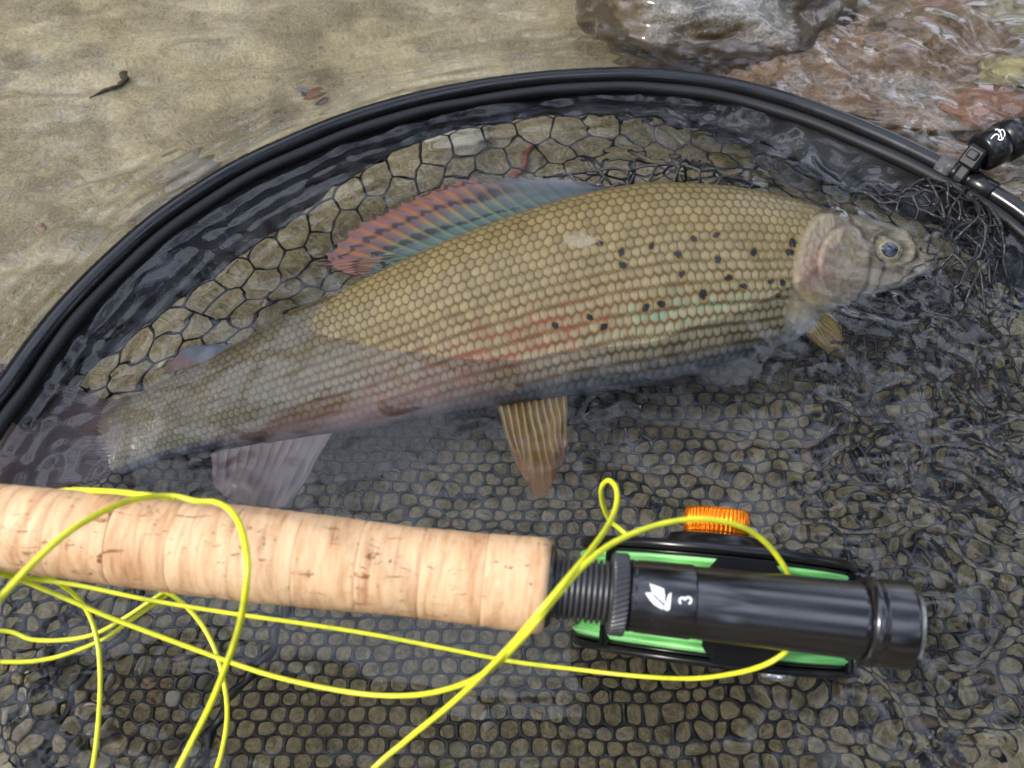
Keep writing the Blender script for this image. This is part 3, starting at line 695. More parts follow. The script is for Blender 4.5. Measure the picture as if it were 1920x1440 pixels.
r0 = np.floor(qn / DQ)
for dr in (-1, 0, 1, 2):
    row = r0 + dr; off = np.where(np.mod(row, 2) == 0, 0.0, 0.5)
    c0_ = np.floor(pn / DP - off)
    for dc in (-1, 0, 1, 2):
        col_ = c0_ + dc
        jx = 0.10 * np.sin(row * 12.9 + col_ * 78.2); jy = 0.06 * np.sin(row * 39.3 + col_ * 11.1)
        lx = (pn - (col_ + off + jx) * DP) / DP; ly = (qn - (row + jy) * DQ) / DQ
        # free edge (towards the tail, lx < 0) bows out a little over the next scale
        rad = np.sqrt((lx + 0.10 * (1 - 2.2 * ly * ly)) ** 2 + 0.72 * ly ** 2)
        nw = rad < d1
        d2 = np.where(nw, d1, np.minimum(d2, rad))
        cdx = np.where(nw, lx, cdx); cdy = np.where(nw, ly, cdy)
        sid = np.where(nw, np.mod(np.sin(row * 127.1 + col_ * 311.7) * 43758.5453, 1.0), sid)
        d1 = np.where(nw, rad, d1)
edge = d2 - d1                                             # 0 on the outline of a scale
hgt = np.clip(-cdx, -1, 1) * 0.8 + 0.6 - 0.7 * np.exp(-np.clip(edge, 0, 1) / 0.06)
# where the scales stop: gill cover and head, and fade at tail root
gx_line = np.interp(PY, [340, 390, 440, 500, 560, 600, 660], [1560, 1545, 1508, 1492, 1484, 1476, 1465])
scal = sstep(8, -14, PX - gx_line) * sstep(120, 235, PX)
belly = np.clip((np.arange(NF + NBK)[None] / NF), 0, 1) + 0 * PX
bel = sstep(0.80, 0.95, belly)
amp = 0.00014 * scal * (1 - 0.6 * bel) * (kk)
disp = amp * hgt
# head relief
def dpx(x, y, rx, ry): return np.sqrt(((PX - x) / rx) ** 2 + ((PY - y) / ry) ** 2)
hd = 1 - sstep(8, -10, PX - gx_line)
op = dpx(1556, 492, 72, 92)
disp += hd * 0.0007 * sstep(1.06, 0.90, op) - hd * 0.0005 * np.exp(-((op - 1.06) / 0.07) ** 2)
pre = dpx(1592, 500, 62, 78)
disp += hd * 0.0007 * sstep(1.0, 0.88, pre)
ey = dpx(1668, 466, 40, 36)
disp += hd * 0.0013 * np.exp(-((ey - 1.0) / 0.20) ** 2) - hd * 0.0030 * sstep(0.95, 0.6, ey)
jaw = (PY - np.interp(PX, [1690, 1715, 1740, 1770], [528, 506, 494, 489]))
disp -= hd * 0.0014 * np.exp(-(jaw / 3.2) ** 2) * sstep(1684, 1705, PX)
mx_ = dpx(1716, 503, 20, 17); disp += hd * 0.0008 * sstep(1.05, 0.8, mx_)
nos = dpx(1731, 467, 6, 4); disp -= hd * 0.0012 * sstep(1.1, 0.4, nos)
disp += hd * 0.00018 * fbm(PX / 9, PY / 9, 3)
BODY = SURF + NRM * disp[..., None]
# pigment
def lerp(a, b, t): return a * (1 - t[..., None]) + b * t[..., None]
C3 = lambda *c: np.array(c)
front = (np.arange(NF + NBK) < NF)[None] & (PX > -1e9)
t_ = belly
back_c = C3(0.130, 0.098, 0.036); mid_c = C3(0.205, 0.158, 0.070); low_c = C3(0.230, 0.205, 0.118); bel_c = C3(0.065, 0.082, 0.105)
col = lerp(np.broadcast_to(back_c, (*PX.shape, 3)), mid_c, sstep(0.03, 0.42, t_))
col = lerp(col, low_c, sstep(0.42, 0.75, t_)); col = lerp(col, bel_c, sstep(0.74, 0.88, t_ + 0.02 * fbm(PX / 40, PY / 20, 2)))
tailg = sstep(760, 480, PX)                                # greyer, cooler wrist of the tail
col = lerp(col, col * C3(0.60, 0.66, 0.82) + C3(0.006, 0.008, 0.011), 0.85 * tailg)
col = col * (0.86 + 0.30 * sid)[..., None] ** scal[..., None]
cen = sstep(0.12, 0.50, edge) * scal * sstep(0.55, -0.35, cdx)                       # pale centre of each scale
col = lerp(col, col * 1.02 + C3(0.044, 0.045, 0.052), cen * 0.9)
rim = np.exp(-(np.clip(edge, 0, 1) / 0.11) ** 1.5) * scal * (1 - 0.5 * bel)
rimc = np.broadcast_to(C3(0.048, 0.033, 0.007), col.shape)
col = lerp(col, rimc, 0.95 * rim)
# golden brown lines between the rows of scales on the lower flank
rowd = np.mod(qn / DQ + 0.5 + 0.10 * np.cos(2 * np.pi * (pn / DP)), 1.0)            # scalloped line along each row
strp = np.exp(-((np.minimum(rowd, 1 - rowd)) / 0.22) ** 2) * sstep(0.34, 0.52, t_) * sstep(0.93, 0.84, t_) * sstep(420, 620, PX) * scal
patchy = 0.55 + 0.45 * sstep(-0.35, 0.35, fbm(PX / 60, PY / 30, 2))
col = lerp(col, np.broadcast_to(C3(0.060, 0.038, 0.006), col.shape), 0.97 * strp * patchy * (0.55 + 0.45 * sstep(0.45, 0.7, t_)))
red = np.exp(-(((PX - 860) + 1.3 * (PY - 690)) / 190) ** 2 - ((PY - 690 + 0.25 * (PX - 860)) / 75) ** 2) + 0.55 * np.exp(-((PX - 1060) / 80) ** 2 - ((PY - 605) / 26) ** 2)
red = red * (0.35 + 0.65 * sstep(-0.3, 0.5, fbm(PX / 34, PY / 22 + 9, 2)))
col = lerp(col, np.broadcast_to(C3(0.22, 0.050, 0.028), col.shape), np.clip(0.70 * red * (0.5 + 0.5 * np.maximum(strp, rim)), 0, 0.75) * scal)
teal = np.exp(-((PX - 1270) / 150) ** 2 - ((PY - 588 + 0.16 * (PX - 1270)) / 34) ** 2) * sstep(0.0, 0.5, fbm(PX / 22, PY / 20 + 40, 2) + 0.15)
col = lerp(col, np.broadcast_to(C3(0.13, 0.34, 0.26), col.shape), np.clip(0.75 * teal * cen, 0, 1))
pink = np.exp(-((PX - 560 - (820 - PY)) / 260) ** 2) * sstep(0.62, 0.85, t_) * sstep(330, 520, PX) * sstep(1080, 900, PX)
col = lerp(col, np.broadcast_to(C3(0.25, 0.15, 0.14), col.shape), 0.55 * pink)
SPOTS = [(1125, 457, 6), (1165, 473, 7), (1168, 497, 7), (1222, 461, 6), (1271, 477, 7), (1278, 514, 6), (1301, 448, 6), (1343, 441, 6), (1346, 486, 7), (1366, 521, 7), (1318, 552, 8), (1394, 537, 6), (1413, 473, 7),
         (1240, 570, 7), (1211, 577, 7), (1106, 595, 6), (1132, 613, 7), (1041, 611, 6), (1445, 528, 5), (1467, 530, 6), (1459, 555, 5), (1486, 456, 8), (1480, 473, 7)]
for i, (sx, sy, sr) in enumerate(SPOTS):
    a = (i * 1.7) % 3.1; ca, sa = math.cos(a), math.sin(a)
    d_ = np.sqrt((((PX - sx) * ca + (PY - sy) * sa) / (sr * 1.35)) ** 2 + ((-(PX - sx) * sa + (PY - sy) * ca) / (sr * 0.98)) ** 2) + 0.22 * fbm(PX / 5 + i, PY / 5, 2)
    k = front * sstep(1.12, 0.75, d_)
    col = lerp(col, np.broadcast_to(C3(0.18, 0.115, 0.02), col.shape), 0.5 * front * sstep(1.9, 1.2, d_))
    col = lerp(col, np.broadcast_to(C3(0.012, 0.012, 0.014), col.shape), k)
# two rubbed places where scales are missing
for sx, sy, rx, ry in ((1090, 452, 30, 13), (955, 726, 12, 7)):
    col = lerp(col, np.broadcast_to(C3(0.32, 0.30, 0.25), col.shape), 0.55 * front * sstep(1.2, 0.7, dpx(sx, sy, rx, ry) + 0.35 * fbm(PX / 8, PY / 8, 2)))
# head colours
hc_ = np.broadcast_to(C3(0.30, 0.265, 0.19), col.shape)
hc_ = lerp(hc_, np.broadcast_to(C3(0.32, 0.25, 0.175), col.shape), 0.8 * sstep(1.1, 0.5, op) * (0.6 + 0.5 * fbm(PX / 30, PY / 30, 3)))
hc_ = lerp(hc_, np.broadcast_to(C3(0.27, 0.15, 0.11), col.shape), 0.6 * np.exp(-dpx(1520, 510, 34, 40) ** 2))
hc_ = lerp(hc_, np.broadcast_to(C3(0.38, 0.30, 0.10), col.shape), 0.6 * np.exp(-dpx(1500, 570, 40, 26) ** 2))
hc_ = lerp(hc_, np.broadcast_to(C3(0.12, 0.12, 0.075), col.shape), sstep(0.22, 0.02, t_) * 0.9)
hc_ = lerp(hc_, np.broadcast_to(C3(0.36, 0.38, 0.40), col.shape), sstep(0.68, 0.9, t_))
hc_ = lerp(hc_, np.broadcast_to(C3(0.14, 0.12, 0.06), col.shape), 0.7 * np.exp(-((ey - 1.12) / 0.14) ** 2))
hc_ = lerp(hc_, np.broadcast_to(C3(0.13, 0.08, 0.05), col.shape), 0.55 * np.exp(-((op - 1.06) / 0.05) ** 2) + 0.3 * np.exp(-((pre - 1.02) / 0.05) ** 2))
hc_ = lerp(hc_, np.broadcast_to(C3(0.10, 0.07, 0.05), col.shape), 0.8 * np.exp(-(jaw / 3.0) ** 2) * sstep(1684, 1705, PX) + 0.8 * sstep(1.2, 0.6, nos))
hc_ = hc_ * (1 + 0.22 * fbm(PX / 14, PY / 14, 3))[..., None]
col = lerp(col, hc_ * C3(0.66, 0.64, 0.62), hd)
col = lerp(col, np.broadcast_to(C3(0.085, 0.062, 0.066), col.shape), 0.9 * sstep(275, 165, PX + 16 * fbm(PX / 30, PY / 14, 2)))
col = np.clip(col * lerp(np.broadcast_to(C3(0.74, 0.715, 0.66), col.shape), C3(1, 1, 1), hd) * (1 + 0.10 * fbm(PX / 40, PY / 40, 3))[..., None], 0.005, 0.9)
M_fish = mat('fish_skin', rough=0.45, spec=0.15, coat=0.22, coat_rough=0.08, attr=True)
B(M_fish).inputs['Sheen Weight'].default_value = 0.0
fish = thing('fish', 'olive gold grayling with black spots lying on its side in the net', 'fish', tuple(Cp[NS // 2]))
nT = NF + NBK
fv = BODY.reshape(-1, 3); ff = grid_faces(NS, nT, cv=True)
caps = [Cp[0] - Ax[0] * 0.0005, Cp[-1] + Ax[-1] * 0.0006]
fv = np.vstack([fv, caps]); colv = np.vstack([col.reshape(-1, 3), col[0].mean(0), col[-1].mean(0)])
i = np.arange(nT); j = (i + 1) % nT; n0 = NS * nT
capf = np.vstack([np.stack([np.full(nT, n0), j, i, i], 1)[:0], ])
body = mesh_obj('body', fv, ff, M_fish, fish, True, colv)

# fins: thin ribbed sheets between a base curve and an edge curve
def fin(name, base, edge_, nr, colf, thick=0.0005, m=None, ridge=0.0004, curl=0.0, tat=0.0, label=None):
    nu, nv = nr * 8, 40
    b = spline(PP(base), nu); e = spline(PP(edge_), nu)
    u = np.linspace(0, 1, nu)[:, None]; v = np.linspace(0, 1, nv)[None]
    # slightly ragged margin
    rag = 1 - tat * np.abs(np.sin(np.pi * nr * u)) ** 0.5 * 0.12 + 0.02 * noise(u * 9, u * 0 + 3.3)
    p = b[:, None] * (1 - v * rag)[..., None] + e[:, None] * (v * rag)[..., None]
    n = np.cross(e[nu // 2] - b[nu // 2], b[-1] - b[0]); n /= np.linalg.norm(n); n = n if n[2] > 0 else -n
    ph = np.mod(u * nr, 1.0)
    rid = np.exp(-((ph - 0.5) / 0.16) ** 2) * (1 - 0.6 * v)
    wave = curl * noise(u * 3.3 + 2, v * 2.1) * v
    top = p + n * (ridge * rid + wave + thick)[..., None]; bot = p + n * (-ridge * rid + wave - thick)[..., None]
    vv_ = np.vstack([top.reshape(-1, 3), bot.reshape(-1, 3)]); q = nu * nv
    f = grid_faces(nu, nv); rim_ = []
    loop = [k * nv for k in range(nu)] + [(nu - 1) * nv + k for k in range(1, nv)] + [k * nv + nv - 1 for k in range(nu - 2, -1, -1)] + [k for k in range(nv - 2, 0, -1)]
    lp = np.array(loop); ln = np.roll(lp, -1)
    f = np.vstack([f, f[:, ::-1] + q, np.stack([ln, lp, lp + q, ln + q], 1)])
    c_ = colf(u + 0 * v, v + 0 * u, ph + 0 * v, rid + 0 * v).reshape(-1, 3)
    o = mesh_obj(name, vv_, f, m or M_fin, fish, True, np.vstack([c_, c_]))
    if label: o['label'] = label
    return o
M_fin = mat('fin_membrane', rough=0.4, spec=0.25, coat=0.1, coat_rough=0.1, attr=True)
def add_translucent(m, fac, clear):
    """A wet membrane: part of the light passes straight through, part is scattered through."""
    n = m.node_tree; o = n.nodes['Material Output']; b = B(m)
    t = N(m, 'ShaderNodeBsdfTranslucent'); a = [x for x in n.nodes if x.type == 'VERTEX_COLOR'][0]
    LK(m, a.outputs['Color'], t.inputs['Color'])
    mx = N(m, 'ShaderNodeMixShader'); mx.inputs[0].default_value = fac; LK(m, b.outputs[0], mx.inputs[1]); LK(m, t.outputs[0], mx.inputs[2])
    tr = N(m, 'ShaderNodeBsdfTransparent'); m2 = N(m, 'ShaderNodeMixShader'); m2.inputs[0].default_value = clear
    LK(m, mx.outputs[0], m2.inputs[1]); LK(m, tr.outputs[0], m2.inputs[2]); LK(m, m2.outputs[0], o.inputs['Surface'])
add_translucent(M_fin, 0.25, 0.22)
def mixs(*st):
    """piecewise colour mix: first colour then (colour, weight) pairs"""
    c_ = np.broadcast_to(np.array(st[0]), (*st[1][1].shape, 3))
    for k, w_ in st[1:]: c_ = lerp(c_, np.broadcast_to(np.array(k), c_.shape), np.clip(w_, 0, 1))
    return c_
def c_dorsal(u, v, ph, rid):     # u 0 at the front
    spots = sstep(0.1, 0.5, np.sin(v * 26 + u * 5 + 1.5 * noise(u * 8, v * 8))) * sstep(0.15, 0.35, u)
    return mixs((0.075, 0.092, 0.105), ((0.13, 0.15, 0.07), rid * 0.8 * sstep(0.2, 0.5, u)), ((0.08, 0.16, 0.11), 0.5 * spots * sstep(0.75, 0.3, v)), ((0.33, 0.25, 0.05), 0.75 * rid * sstep(0.25, 0.6, u) * sstep(0.2, 0.5, v)),
                ((0.33, 0.065, 0.03), 0.9 * sstep(0.45, 0.95, v + 0.25 * u) * sstep(0.25, 0.55, u) * (0.35 + 0.65 * rid)), ((0.02, 0.023, 0.03), 0.85 * sstep(0.2, 0.75, np.sin(v * 19 - u * 7 + 2 * noise(u * 7, v * 5))) * sstep(0.25, 0.5, u) * (1 - rid)),
                ((0.20, 0.20, 0.215), 0.8 * sstep(0.38, 0.10, u) * sstep(0.25, 0.9, v)))
fin('dorsal_fin', [(1165, 356, 2.0e-3), (1090, 372, 1.8e-3), (980, 408, 1.2e-3), (880, 443, 0.4e-3), (790, 480, -0.6e-3), (715, 512, -1.6e-3)],
    [(1120, 347, 5e-3), (985, 327, 6e-3), (850, 338, 3.5e-3), (720, 385, 1.5e-3), (625, 455, 0.6e-3), (592, 497, 0.2e-3)], 20, c_dorsal, ridge=0.00045, curl=0.003, tat=1.0, label='tall iridescent dorsal fin edged in red')
fin('dorsal_fin', [(800, 474, -0.6e-3), (760, 492, -1.0e-3), (715, 512, -1.6e-3)], [(596, 490, 0.6e-3), (618, 508, 0.2e-3), (660, 517, -0.5e-3)], 6, lambda u, v, p_, r: c_dorsal(0.75 + 0.25 * u, v, p_, r), ridge=0.0004, curl=0.0015, tat=1.0, label='rear lobe of dorsal fin with orange rays')
c_adip = lambda u, v, p_, r: mixs((0.15, 0.165, 0.19), ((0.12, 0.14, 0.18), v), ((0.22, 0.115, 0.09), 0.9 * sstep(0.80, 1.0, u + 0.35 * v)))
fin('adipose_fin', [(440, 646, -7.6e-3), (410, 664, -8e-3), (370, 684, -8.6e-3)], [(400, 644, -5.5e-3), (345, 655, -5.5e-3), (305, 702, -6.5e-3)], 4, c_adip, ridge=0.00008, thick=0.0007, label='small pale adipose fin with pink tip')
c_tail = lambda u, v, p_, r: mixs((0.085, 0.062, 0.066), ((0.11, 0.072, 0.075), 0.7 * r), ((0.06, 0.03, 0.038), sstep(0.4, 1.0, v)))
fin('tail_fin', [(205, 752, -12.4e-3), (212, 795, -13.2e-3), (216, 850, -14.6e-3), (215, 886, -15.8e-3)], [(-110, 640, -9e-3), (-60, 760, -11e-3), (-60, 850, -13e-3), (-130, 985, -15e-3)], 22, c_tail, ridge=0.0003, curl=0.003, thick=0.0007, label='dusky purple forked tail fin')
c_anal = lambda u, v, p_, r: mixs((0.17, 0.145, 0.145), ((0.13, 0.07, 0.06), 0.9 * sstep(0.1, 0.6, u) * (0.4 + 0.6 * r)), ((0.15, 0.095, 0.09), sstep(0.6, 1, v) * 0.6))
fin('anal_fin', [(622, 812, -15e-3), (560, 822, -15.5e-3), (480, 834, -15.2e-3), (398, 850, -14.8e-3)], [(545, 948, -20e-3), (500, 950, -20e-3), (440, 938, -20e-3), (404, 915, -19e-3)], 11, c_anal, ridge=0.00035, curl=0.005, thick=0.0007, label='greyish pink anal fin')
c_pelv = lambda u, v, p_, r: mixs((0.15, 0.075, 0.02), ((0.46, 0.36, 0.07), 0.95 * r * sstep(1.05, 0.55, v)), ((0.24, 0.12, 0.05), 0.6 * sstep(0.55, 1.0, v)), ((0.34, 0.31, 0.2), 0.6 * sstep(0.06, 0.0, u)))
fin('pelvic_fin', [(1063, 736, -16.5e-3), (1030, 744, -16.8e-3), (985, 752, -17e-3), (930, 760, -17e-3)], [(1064, 830, -22e-3), (1048, 885, -24e-3), (1010, 930, -25e-3), (965, 870, -23e-3)], 10, c_pelv, ridge=0.0005, curl=0.004, thick=0.0005, label='amber pelvic fin with yellow rays')
c_pect = lambda u, v, p_, r: mixs((0.13, 0.095, 0.03), ((0.34, 0.26, 0.08), 0.85 * r), ((0.40, 0.38, 0.30), 0.7 * sstep(0.07, 0.0, u)), ((0.14, 0.11, 0.05), 0.4 * sstep(0.5, 1.0, v)))
fin('pectoral_fin', [(1548, 578, -12e-3), (1525, 582, -11.5e-3), (1497, 586, -11e-3), (1472, 588, -11e-3)], [(1578, 612, -15e-3), (1593, 660, -18e-3), (1560, 668, -18e-3), (1515, 636, -17e-3)], 13, c_pect, ridge=0.0004, curl=0.0015, thick=0.0005, label='olive amber pectoral fin behind the gill cover')
fin('pelvic_fin', [(1285, 700, -17.5e-3), (1250, 708, -17.6e-3), (1215, 715, -17.7e-3)], [(1292, 712, -22e-3), (1262, 716, -22e-3), (1225, 722, -22e-3)], 5, c_anal, ridge=0.0002, label='pale far side fin tip under the belly')

# eye
ei = np.unravel_index(np.argmin(np.where(np.arange(nT)[None] < NF, (PX - 1668) ** 2 + (PY - 466) ** 2, 1e9)), PX.shape)
ec = SURF[ei] - NRM[ei] * 0.0036; en = NRM[ei] * 0.7 + (CAM - SURF[ei]) / np.linalg.norm(CAM - SURF[ei]) * 0.5; en /= np.linalg.norm(en)
er = 0.0062
M_iris = mat('gold_iris', (0.42, 0.36, 0.18), 0.25, metal=0.3, coat=0.6)
c = coords(M_iris); LK(M_iris, ramp(M_iris, tex_noise(M_iris, c, 900, 3), [(0.3, (0.16, 0.13, 0.06)), (0.7, (0.5, 0.43, 0.24))]), B(M_iris).inputs['Base Color'])
M_pupil = mat('dark_pupil', (0.012, 0.016, 0.03), 0.06, coat=1.0)
prof = lambda r, a0_, a1_, n: [(r * math.cos(x), r * math.sin(x)) for x in np.linspace(a0_, a1_, n)]
v, f, _ = lathe(ec, en, prof(er, 0.001, math.pi * 0.62, 26), 40); eye = mesh_obj('eye', v, f, M_iris, fish)
v, f, _ = lathe(ec, en, [(t + 0.00025, r) for t, r in prof(er, 0.001, 0.50, 12)], 32); mesh_obj('pupil', v, f, M_pupil, eye)
M_ring = mat('pale_eye_ring', (0.34, 0.29, 0.15), 0.3, coat=0.5)
v, f, _ = lathe(ec, en, [(t + 0.00018, r) for t, r in prof(er, 0.49, 0.60, 5)], 32); mesh_obj('iris_ring', v, f, M_ring, eye)

# ------------------------------------------------------------------ rod: cork grip and reel seat
RA = P(1700, 1173, 0.053); RB = P(0, 987, 0.058)
RD = (RB - RA) / np.linalg.norm(RB - RA)                  # towards the cork
def rod_t(px):
    lo, hi = -0.05, 0.4
    for _ in range(40):
        mid = (lo + hi) / 2; x, _y = proj(RA + RD * mid); lo, hi = (mid, hi) if x > px else (lo, mid)
    return lo
def mmpx(px):
    p = RA + RD * rod_t(px); return float((p - CAM) @ FWD) / FPX
VIEW = ray(1390, 1140); DN = VIEW - RD * (VIEW @ RD); DN /= np.linalg.norm(DN)   # reel hangs this way
SIDE = np.cross(RD, DN)
if SIDE[1] < 0: SIDE = -SIDE                               # towards the far bank
rod = thing('fly_rod', 'fly rod butt with tan cork grip and black reel seat', 'fishing rod', tuple(RA))
M_cork = mat('cork', rough=0.62, spec=0.3)
t = N(M_cork, 'ShaderNodeUVMap'); oi = N(M_cork, 'ShaderNodeObjectInfo')
sep = N(M_cork, 'ShaderNodeMapping'); sep.inputs['Scale'].default_value = (1, 0.16, 1); LK(M_cork, t.outputs['UV'], sep.inputs['Vector'])
cmb = N(M_cork, 'ShaderNodeCombineXYZ'); ml = N(M_cork, 'ShaderNodeMath', operation='MULTIPLY'); LK(M_cork, oi.outputs['Random'], ml.inputs[0]); ml.inputs[1].default_value = 3.0
LK(M_cork, ml.outputs[0], cmb.inputs['Z']); LK(M_cork, cmb.outputs[0], sep.inputs['Location'])
vec = sep.outputs['Vector']
s1 = tex_noise(M_cork, vec, 420, 6, 0.65, 0.5)
colr = ramp(M_cork, s1, [(0.25, (0.28, 0.13, 0.06)), (0.42, (0.49, 0.285, 0.15)), (0.6, (0.63, 0.42, 0.245)), (0.8, (0.48, 0.28, 0.15))])
ringt = ramp(M_cork, oi.outputs['Random'], [(0.0, (0.80, 0.74, 0.68)), (0.5, (1.0, 0.98, 0.95)), (1.0, (1.08, 1.1, 1.1))])
colr = mixc(M_cork, 1.0, colr, ringt, 'MULTIPLY')
m2 = N(M_cork, 'ShaderNodeMapping'); m2.inputs['Scale'].default_value = (1, 2.6, 1); LK(M_cork, t.outputs['UV'], m2.inputs['Vector']); LK(M_cork, cmb.outputs[0], m2.inputs['Location'])
pit = tex_noise(M_cork, m2.outputs['Vector'], 170, 4, 0.75, 1.2)
pmask = ramp(M_cork, pit, [(0.61, (0, 0, 0)), (0.67, (1, 1, 1))])
colr = mixc(M_cork, pmask, colr, (0.20, 0.085, 0.03))
LK(M_cork, colr, B(M_cork).inputs['Base Color'])
inv = N(M_cork, 'ShaderNodeMath', operation='SUBTRACT'); inv.inputs[0].default_value = 1.0; LK(M_cork, pmask, inv.inputs[1])
bump(M_cork, inv.outputs[0], 0.6, 0.0006)
tc0 = rod_t(1026); corkL = rod_t(-160)
cw_px = [-160, 0, 120, 250, 480, 640, 760, 900, 980, 1026]; cw = [150, 160, 166, 173, 179, 174, 168, 172, 180, 184]
ring_len = 0.0126
nring = int(math.ceil((corkL - tc0) / ring_len))
for k in range(nring):
    a, b = tc0 + k * ring_len, tc0 + (k + 1) * ring_len
    ts = np.concatenate([[a], np.linspace(a + 0.00012, b - 0.00012, 16), [b]])
    pr = []
    for tt in ts:
        x, _y = proj(RA + RD * tt); wpx = np.interp(x, cw_px, cw); r_ = wpx * 0.5 * mmpx(x) * 0.985
        if k == 0: r_ -= 0.0011 * math.exp(-(tt - a) / 0.0006)
        pr.append((tt, r_))
    pr[0] = (a, pr[0][1] - 0.00006); pr[-1] = (b, pr[-1][1] - 0.00006)
    if k == 0: pr = [(a + 0.0002, 0.004)] + pr
    v, f, uv = lathe(RA, RD, pr, 72, ref=(0, 0.3, -1), rmod=lambda T, a_, k=k: 0.00010 * noise(T * 900 + 5 * k, np.cos(a_) * 4 + 9) * (1 if k or True else 0))
    mesh_obj('cork_ring', v, f, M_cork, rod, True, None, uv)
def rpx(px, wpx): return wpx * 0.5 * mmpx(px)
def seat(name, secs, m, seg=72, rmod=None, parent=None):
    """secs: (pixel x, full width in pixels) along the rod."""
    pr = [(rod_t(x), rpx(x, w_)) for x, w_ in secs][::-1] if secs[0][0] < secs[-1][0] else [(rod_t(x), rpx(x, w_)) for x, w_ in secs]
    v, f, uv = lathe(RA, RD, pr, seg, ref=-DN, rmod=rmod)
    return mesh_obj(name, v, f, m, parent or rod, True, None, uv)
M_seat = mat('satin_black_anodised', (0.006, 0.005, 0.006), 0.2, metal=0.0, spec=0.8)
c = coords(M_seat); LK(M_seat, ramp(M_seat, tex_noise(M_seat, c, 90, 4), [(0.3, (0.18, 0.18, 0.18)), (0.7, (0.30, 0.30, 0.30))]), B(M_seat).inputs['Roughness'])
M_thread = mat('dark_grey_thread', (0.03, 0.03, 0.032), 0.35, spec=0.7)
seat('winding_check', [(1024, 60), (1024.5, 150), (1030, 152), (1038, 140), (1039, 90)], M_seat)
th_s = []
for k in range(11):
    x0 = 1036 + k * 10.4; th_s += [(x0, 104), (x0 + 2.2, 118), (x0 + 6.0, 118), (x0 + 8.4, 104)]
seat('threaded_barrel', [(1034, 60)] + th_s + [(1152, 60)], M_thread)
kn = lambda T, a: 0.00022 * np.sign(np.cos(46 * a + T * 2600)) * (np.abs(np.cos(46 * a + T * 2600))) ** 0.5
seat('lock_ring', [(1142, 100), (1143, 140), (1146, 148)] + [(1146 + k * 2, 150) for k in range(1, 13)] + [(1173, 147), (1175, 120)], M_thread, 368, kn)
seat('hood', [(1173, 90), (1174, 124), (1180, 134), (1186, 130), (1190, 130), (1194, 133), (1240, 136), (1293, 139), (1296, 137), (1297, 90)], M_seat)
tube_ = seat('seat_tube', [(1294, 60), (1295, 132), (1297, 134), (1400, 137), (1500, 140), (1600, 143), (1628, 144), (1630, 80)], M_seat)
cap = seat('butt_cap', [(1612, 80), (1614, 158), (1622, 166), (1634, 166), (1638, 160), (1644, 161), (1690, 166), (1700, 163), (1706, 150), (1707, 2)], M_seat)
M_worn = stone_mat('worn_bare_metal', [(0.3, (0.04, 0.04, 0.04)), (0.48, (0.3, 0.3, 0.3)), (0.6, (0.75, 0.75, 0.75))], 260, 0.3)
# worn bright edge on the butt cap, only round part of its rim
def arc_strip(px0, w0, px1, w1, a0_, a1_, m, name, parent, lift=0.00012, n=24):
    b_ = np.cross(RD, -DN); v = []
    n_ = -DN
    for a in np.linspace(a0_, a1_, n):
        for x, w_ in ((px0, w0), (px1, w1)):
            r_ = rpx(x, w_) + lift; v.append(RA + RD * rod_t(x) + r_ * (math.cos(a) * n_ + math.sin(a) * b_))
    return mesh_obj(name, [tuple(p) for p in v], [(2 * i, 2 * i + 1, 2 * i + 3, 2 * i + 2) for i in range(n - 1)], m, parent)
arc_strip(1697, 164, 1705, 153, -0.75, 0.75, M_worn, 'worn_edge', cap)
# printed mark and number on the hood: flat print wrapped on the tube
def wrap(pts):
    """(pixel x, pixel offset from the axis, + towards the picture bottom) -> point on the hood's surface"""
    b_ = np.cross(RD, -DN); b_ = b_ if b_[1] < 0 else -b_
    o = []
    for x, dy in pts:
        r_ = rpx(x, np.interp(x, [1194, 1240, 1293], [133, 136, 139])) + 0.00012; a = math.asin(max(-0.98, min(0.98, dy * mmpx(x) / r_)))
        o.append(RA + RD * rod_t(x) + r_ * (math.cos(a) * -DN + math.sin(a) * b_))
    return o
def print_poly(name, poly, parent):
    ys_ = [p[1] for p in poly]; lo, hi = min(ys_), max(ys_); V_ = []; F_ = []
    def clip(pl, y, keep_above):
        o = []
        for (xa, ya), (xb, yb) in zip(pl, pl[1:] + pl[:1]):
            ia = (ya >= y) if keep_above else (ya <= y); ib = (yb >= y) if keep_above else (yb <= y)
            if ia: o.append((xa, ya))
            if ia != ib: t_ = (y - ya) / (yb - ya); o.append((xa + (xb - xa) * t_, y))
        return o
    for k in range(10):
        a, b = lo + (hi - lo) * k / 10, lo + (hi - lo) * (k + 1) / 10
        pl = clip(list(poly), a, True); pl = clip(pl, b, False) if len(pl) > 2 else pl
        if len(pl) > 2: F_.append(tuple(range(len(V_), len(V_) + len(pl)))); V_ += wrap(pl)
    return mesh_obj(name, [tuple(p) for p in V_], F_, M_white, parent, False)
def axis_y(x): return proj(RA + RD * rod_t(x))[1]
def print_px(name, poly):
    return print_poly(name, [(x, y - axis_y(x)) for x, y in poly], rod)
print_px('printed_mark', [(1207.7, 1094.3), (1220, 1098.5), (1234, 1103.8), (1236.5, 1117), (1236.5, 1130.7), (1223.8, 1120.5), (1212.8, 1109.6)])
print_px('printed_mark', [(1200.4, 1111), (1212, 1110.3), (1220.8, 1121.3), (1234.7, 1133), (1234, 1141), (1218, 1132.2), (1207.7, 1121.3)])
print_px('printed_mark', [(1247.8, 1110.3), (1247, 1140.2), (1242.7, 1143.5), (1235.4, 1139.5), (1237, 1131.5), (1242.7, 1114)])
def stroke(cen, w_):
    cen = np.array(cen, float); t_ = np.gradient(cen, axis=0); t_ /= np.linalg.norm(t_, axis=1, keepdims=True); n_ = np.stack([-t_[:, 1], t_[:, 0]], 1)
    return cen + n_ * w_ / 2, cen - n_ * w_ / 2
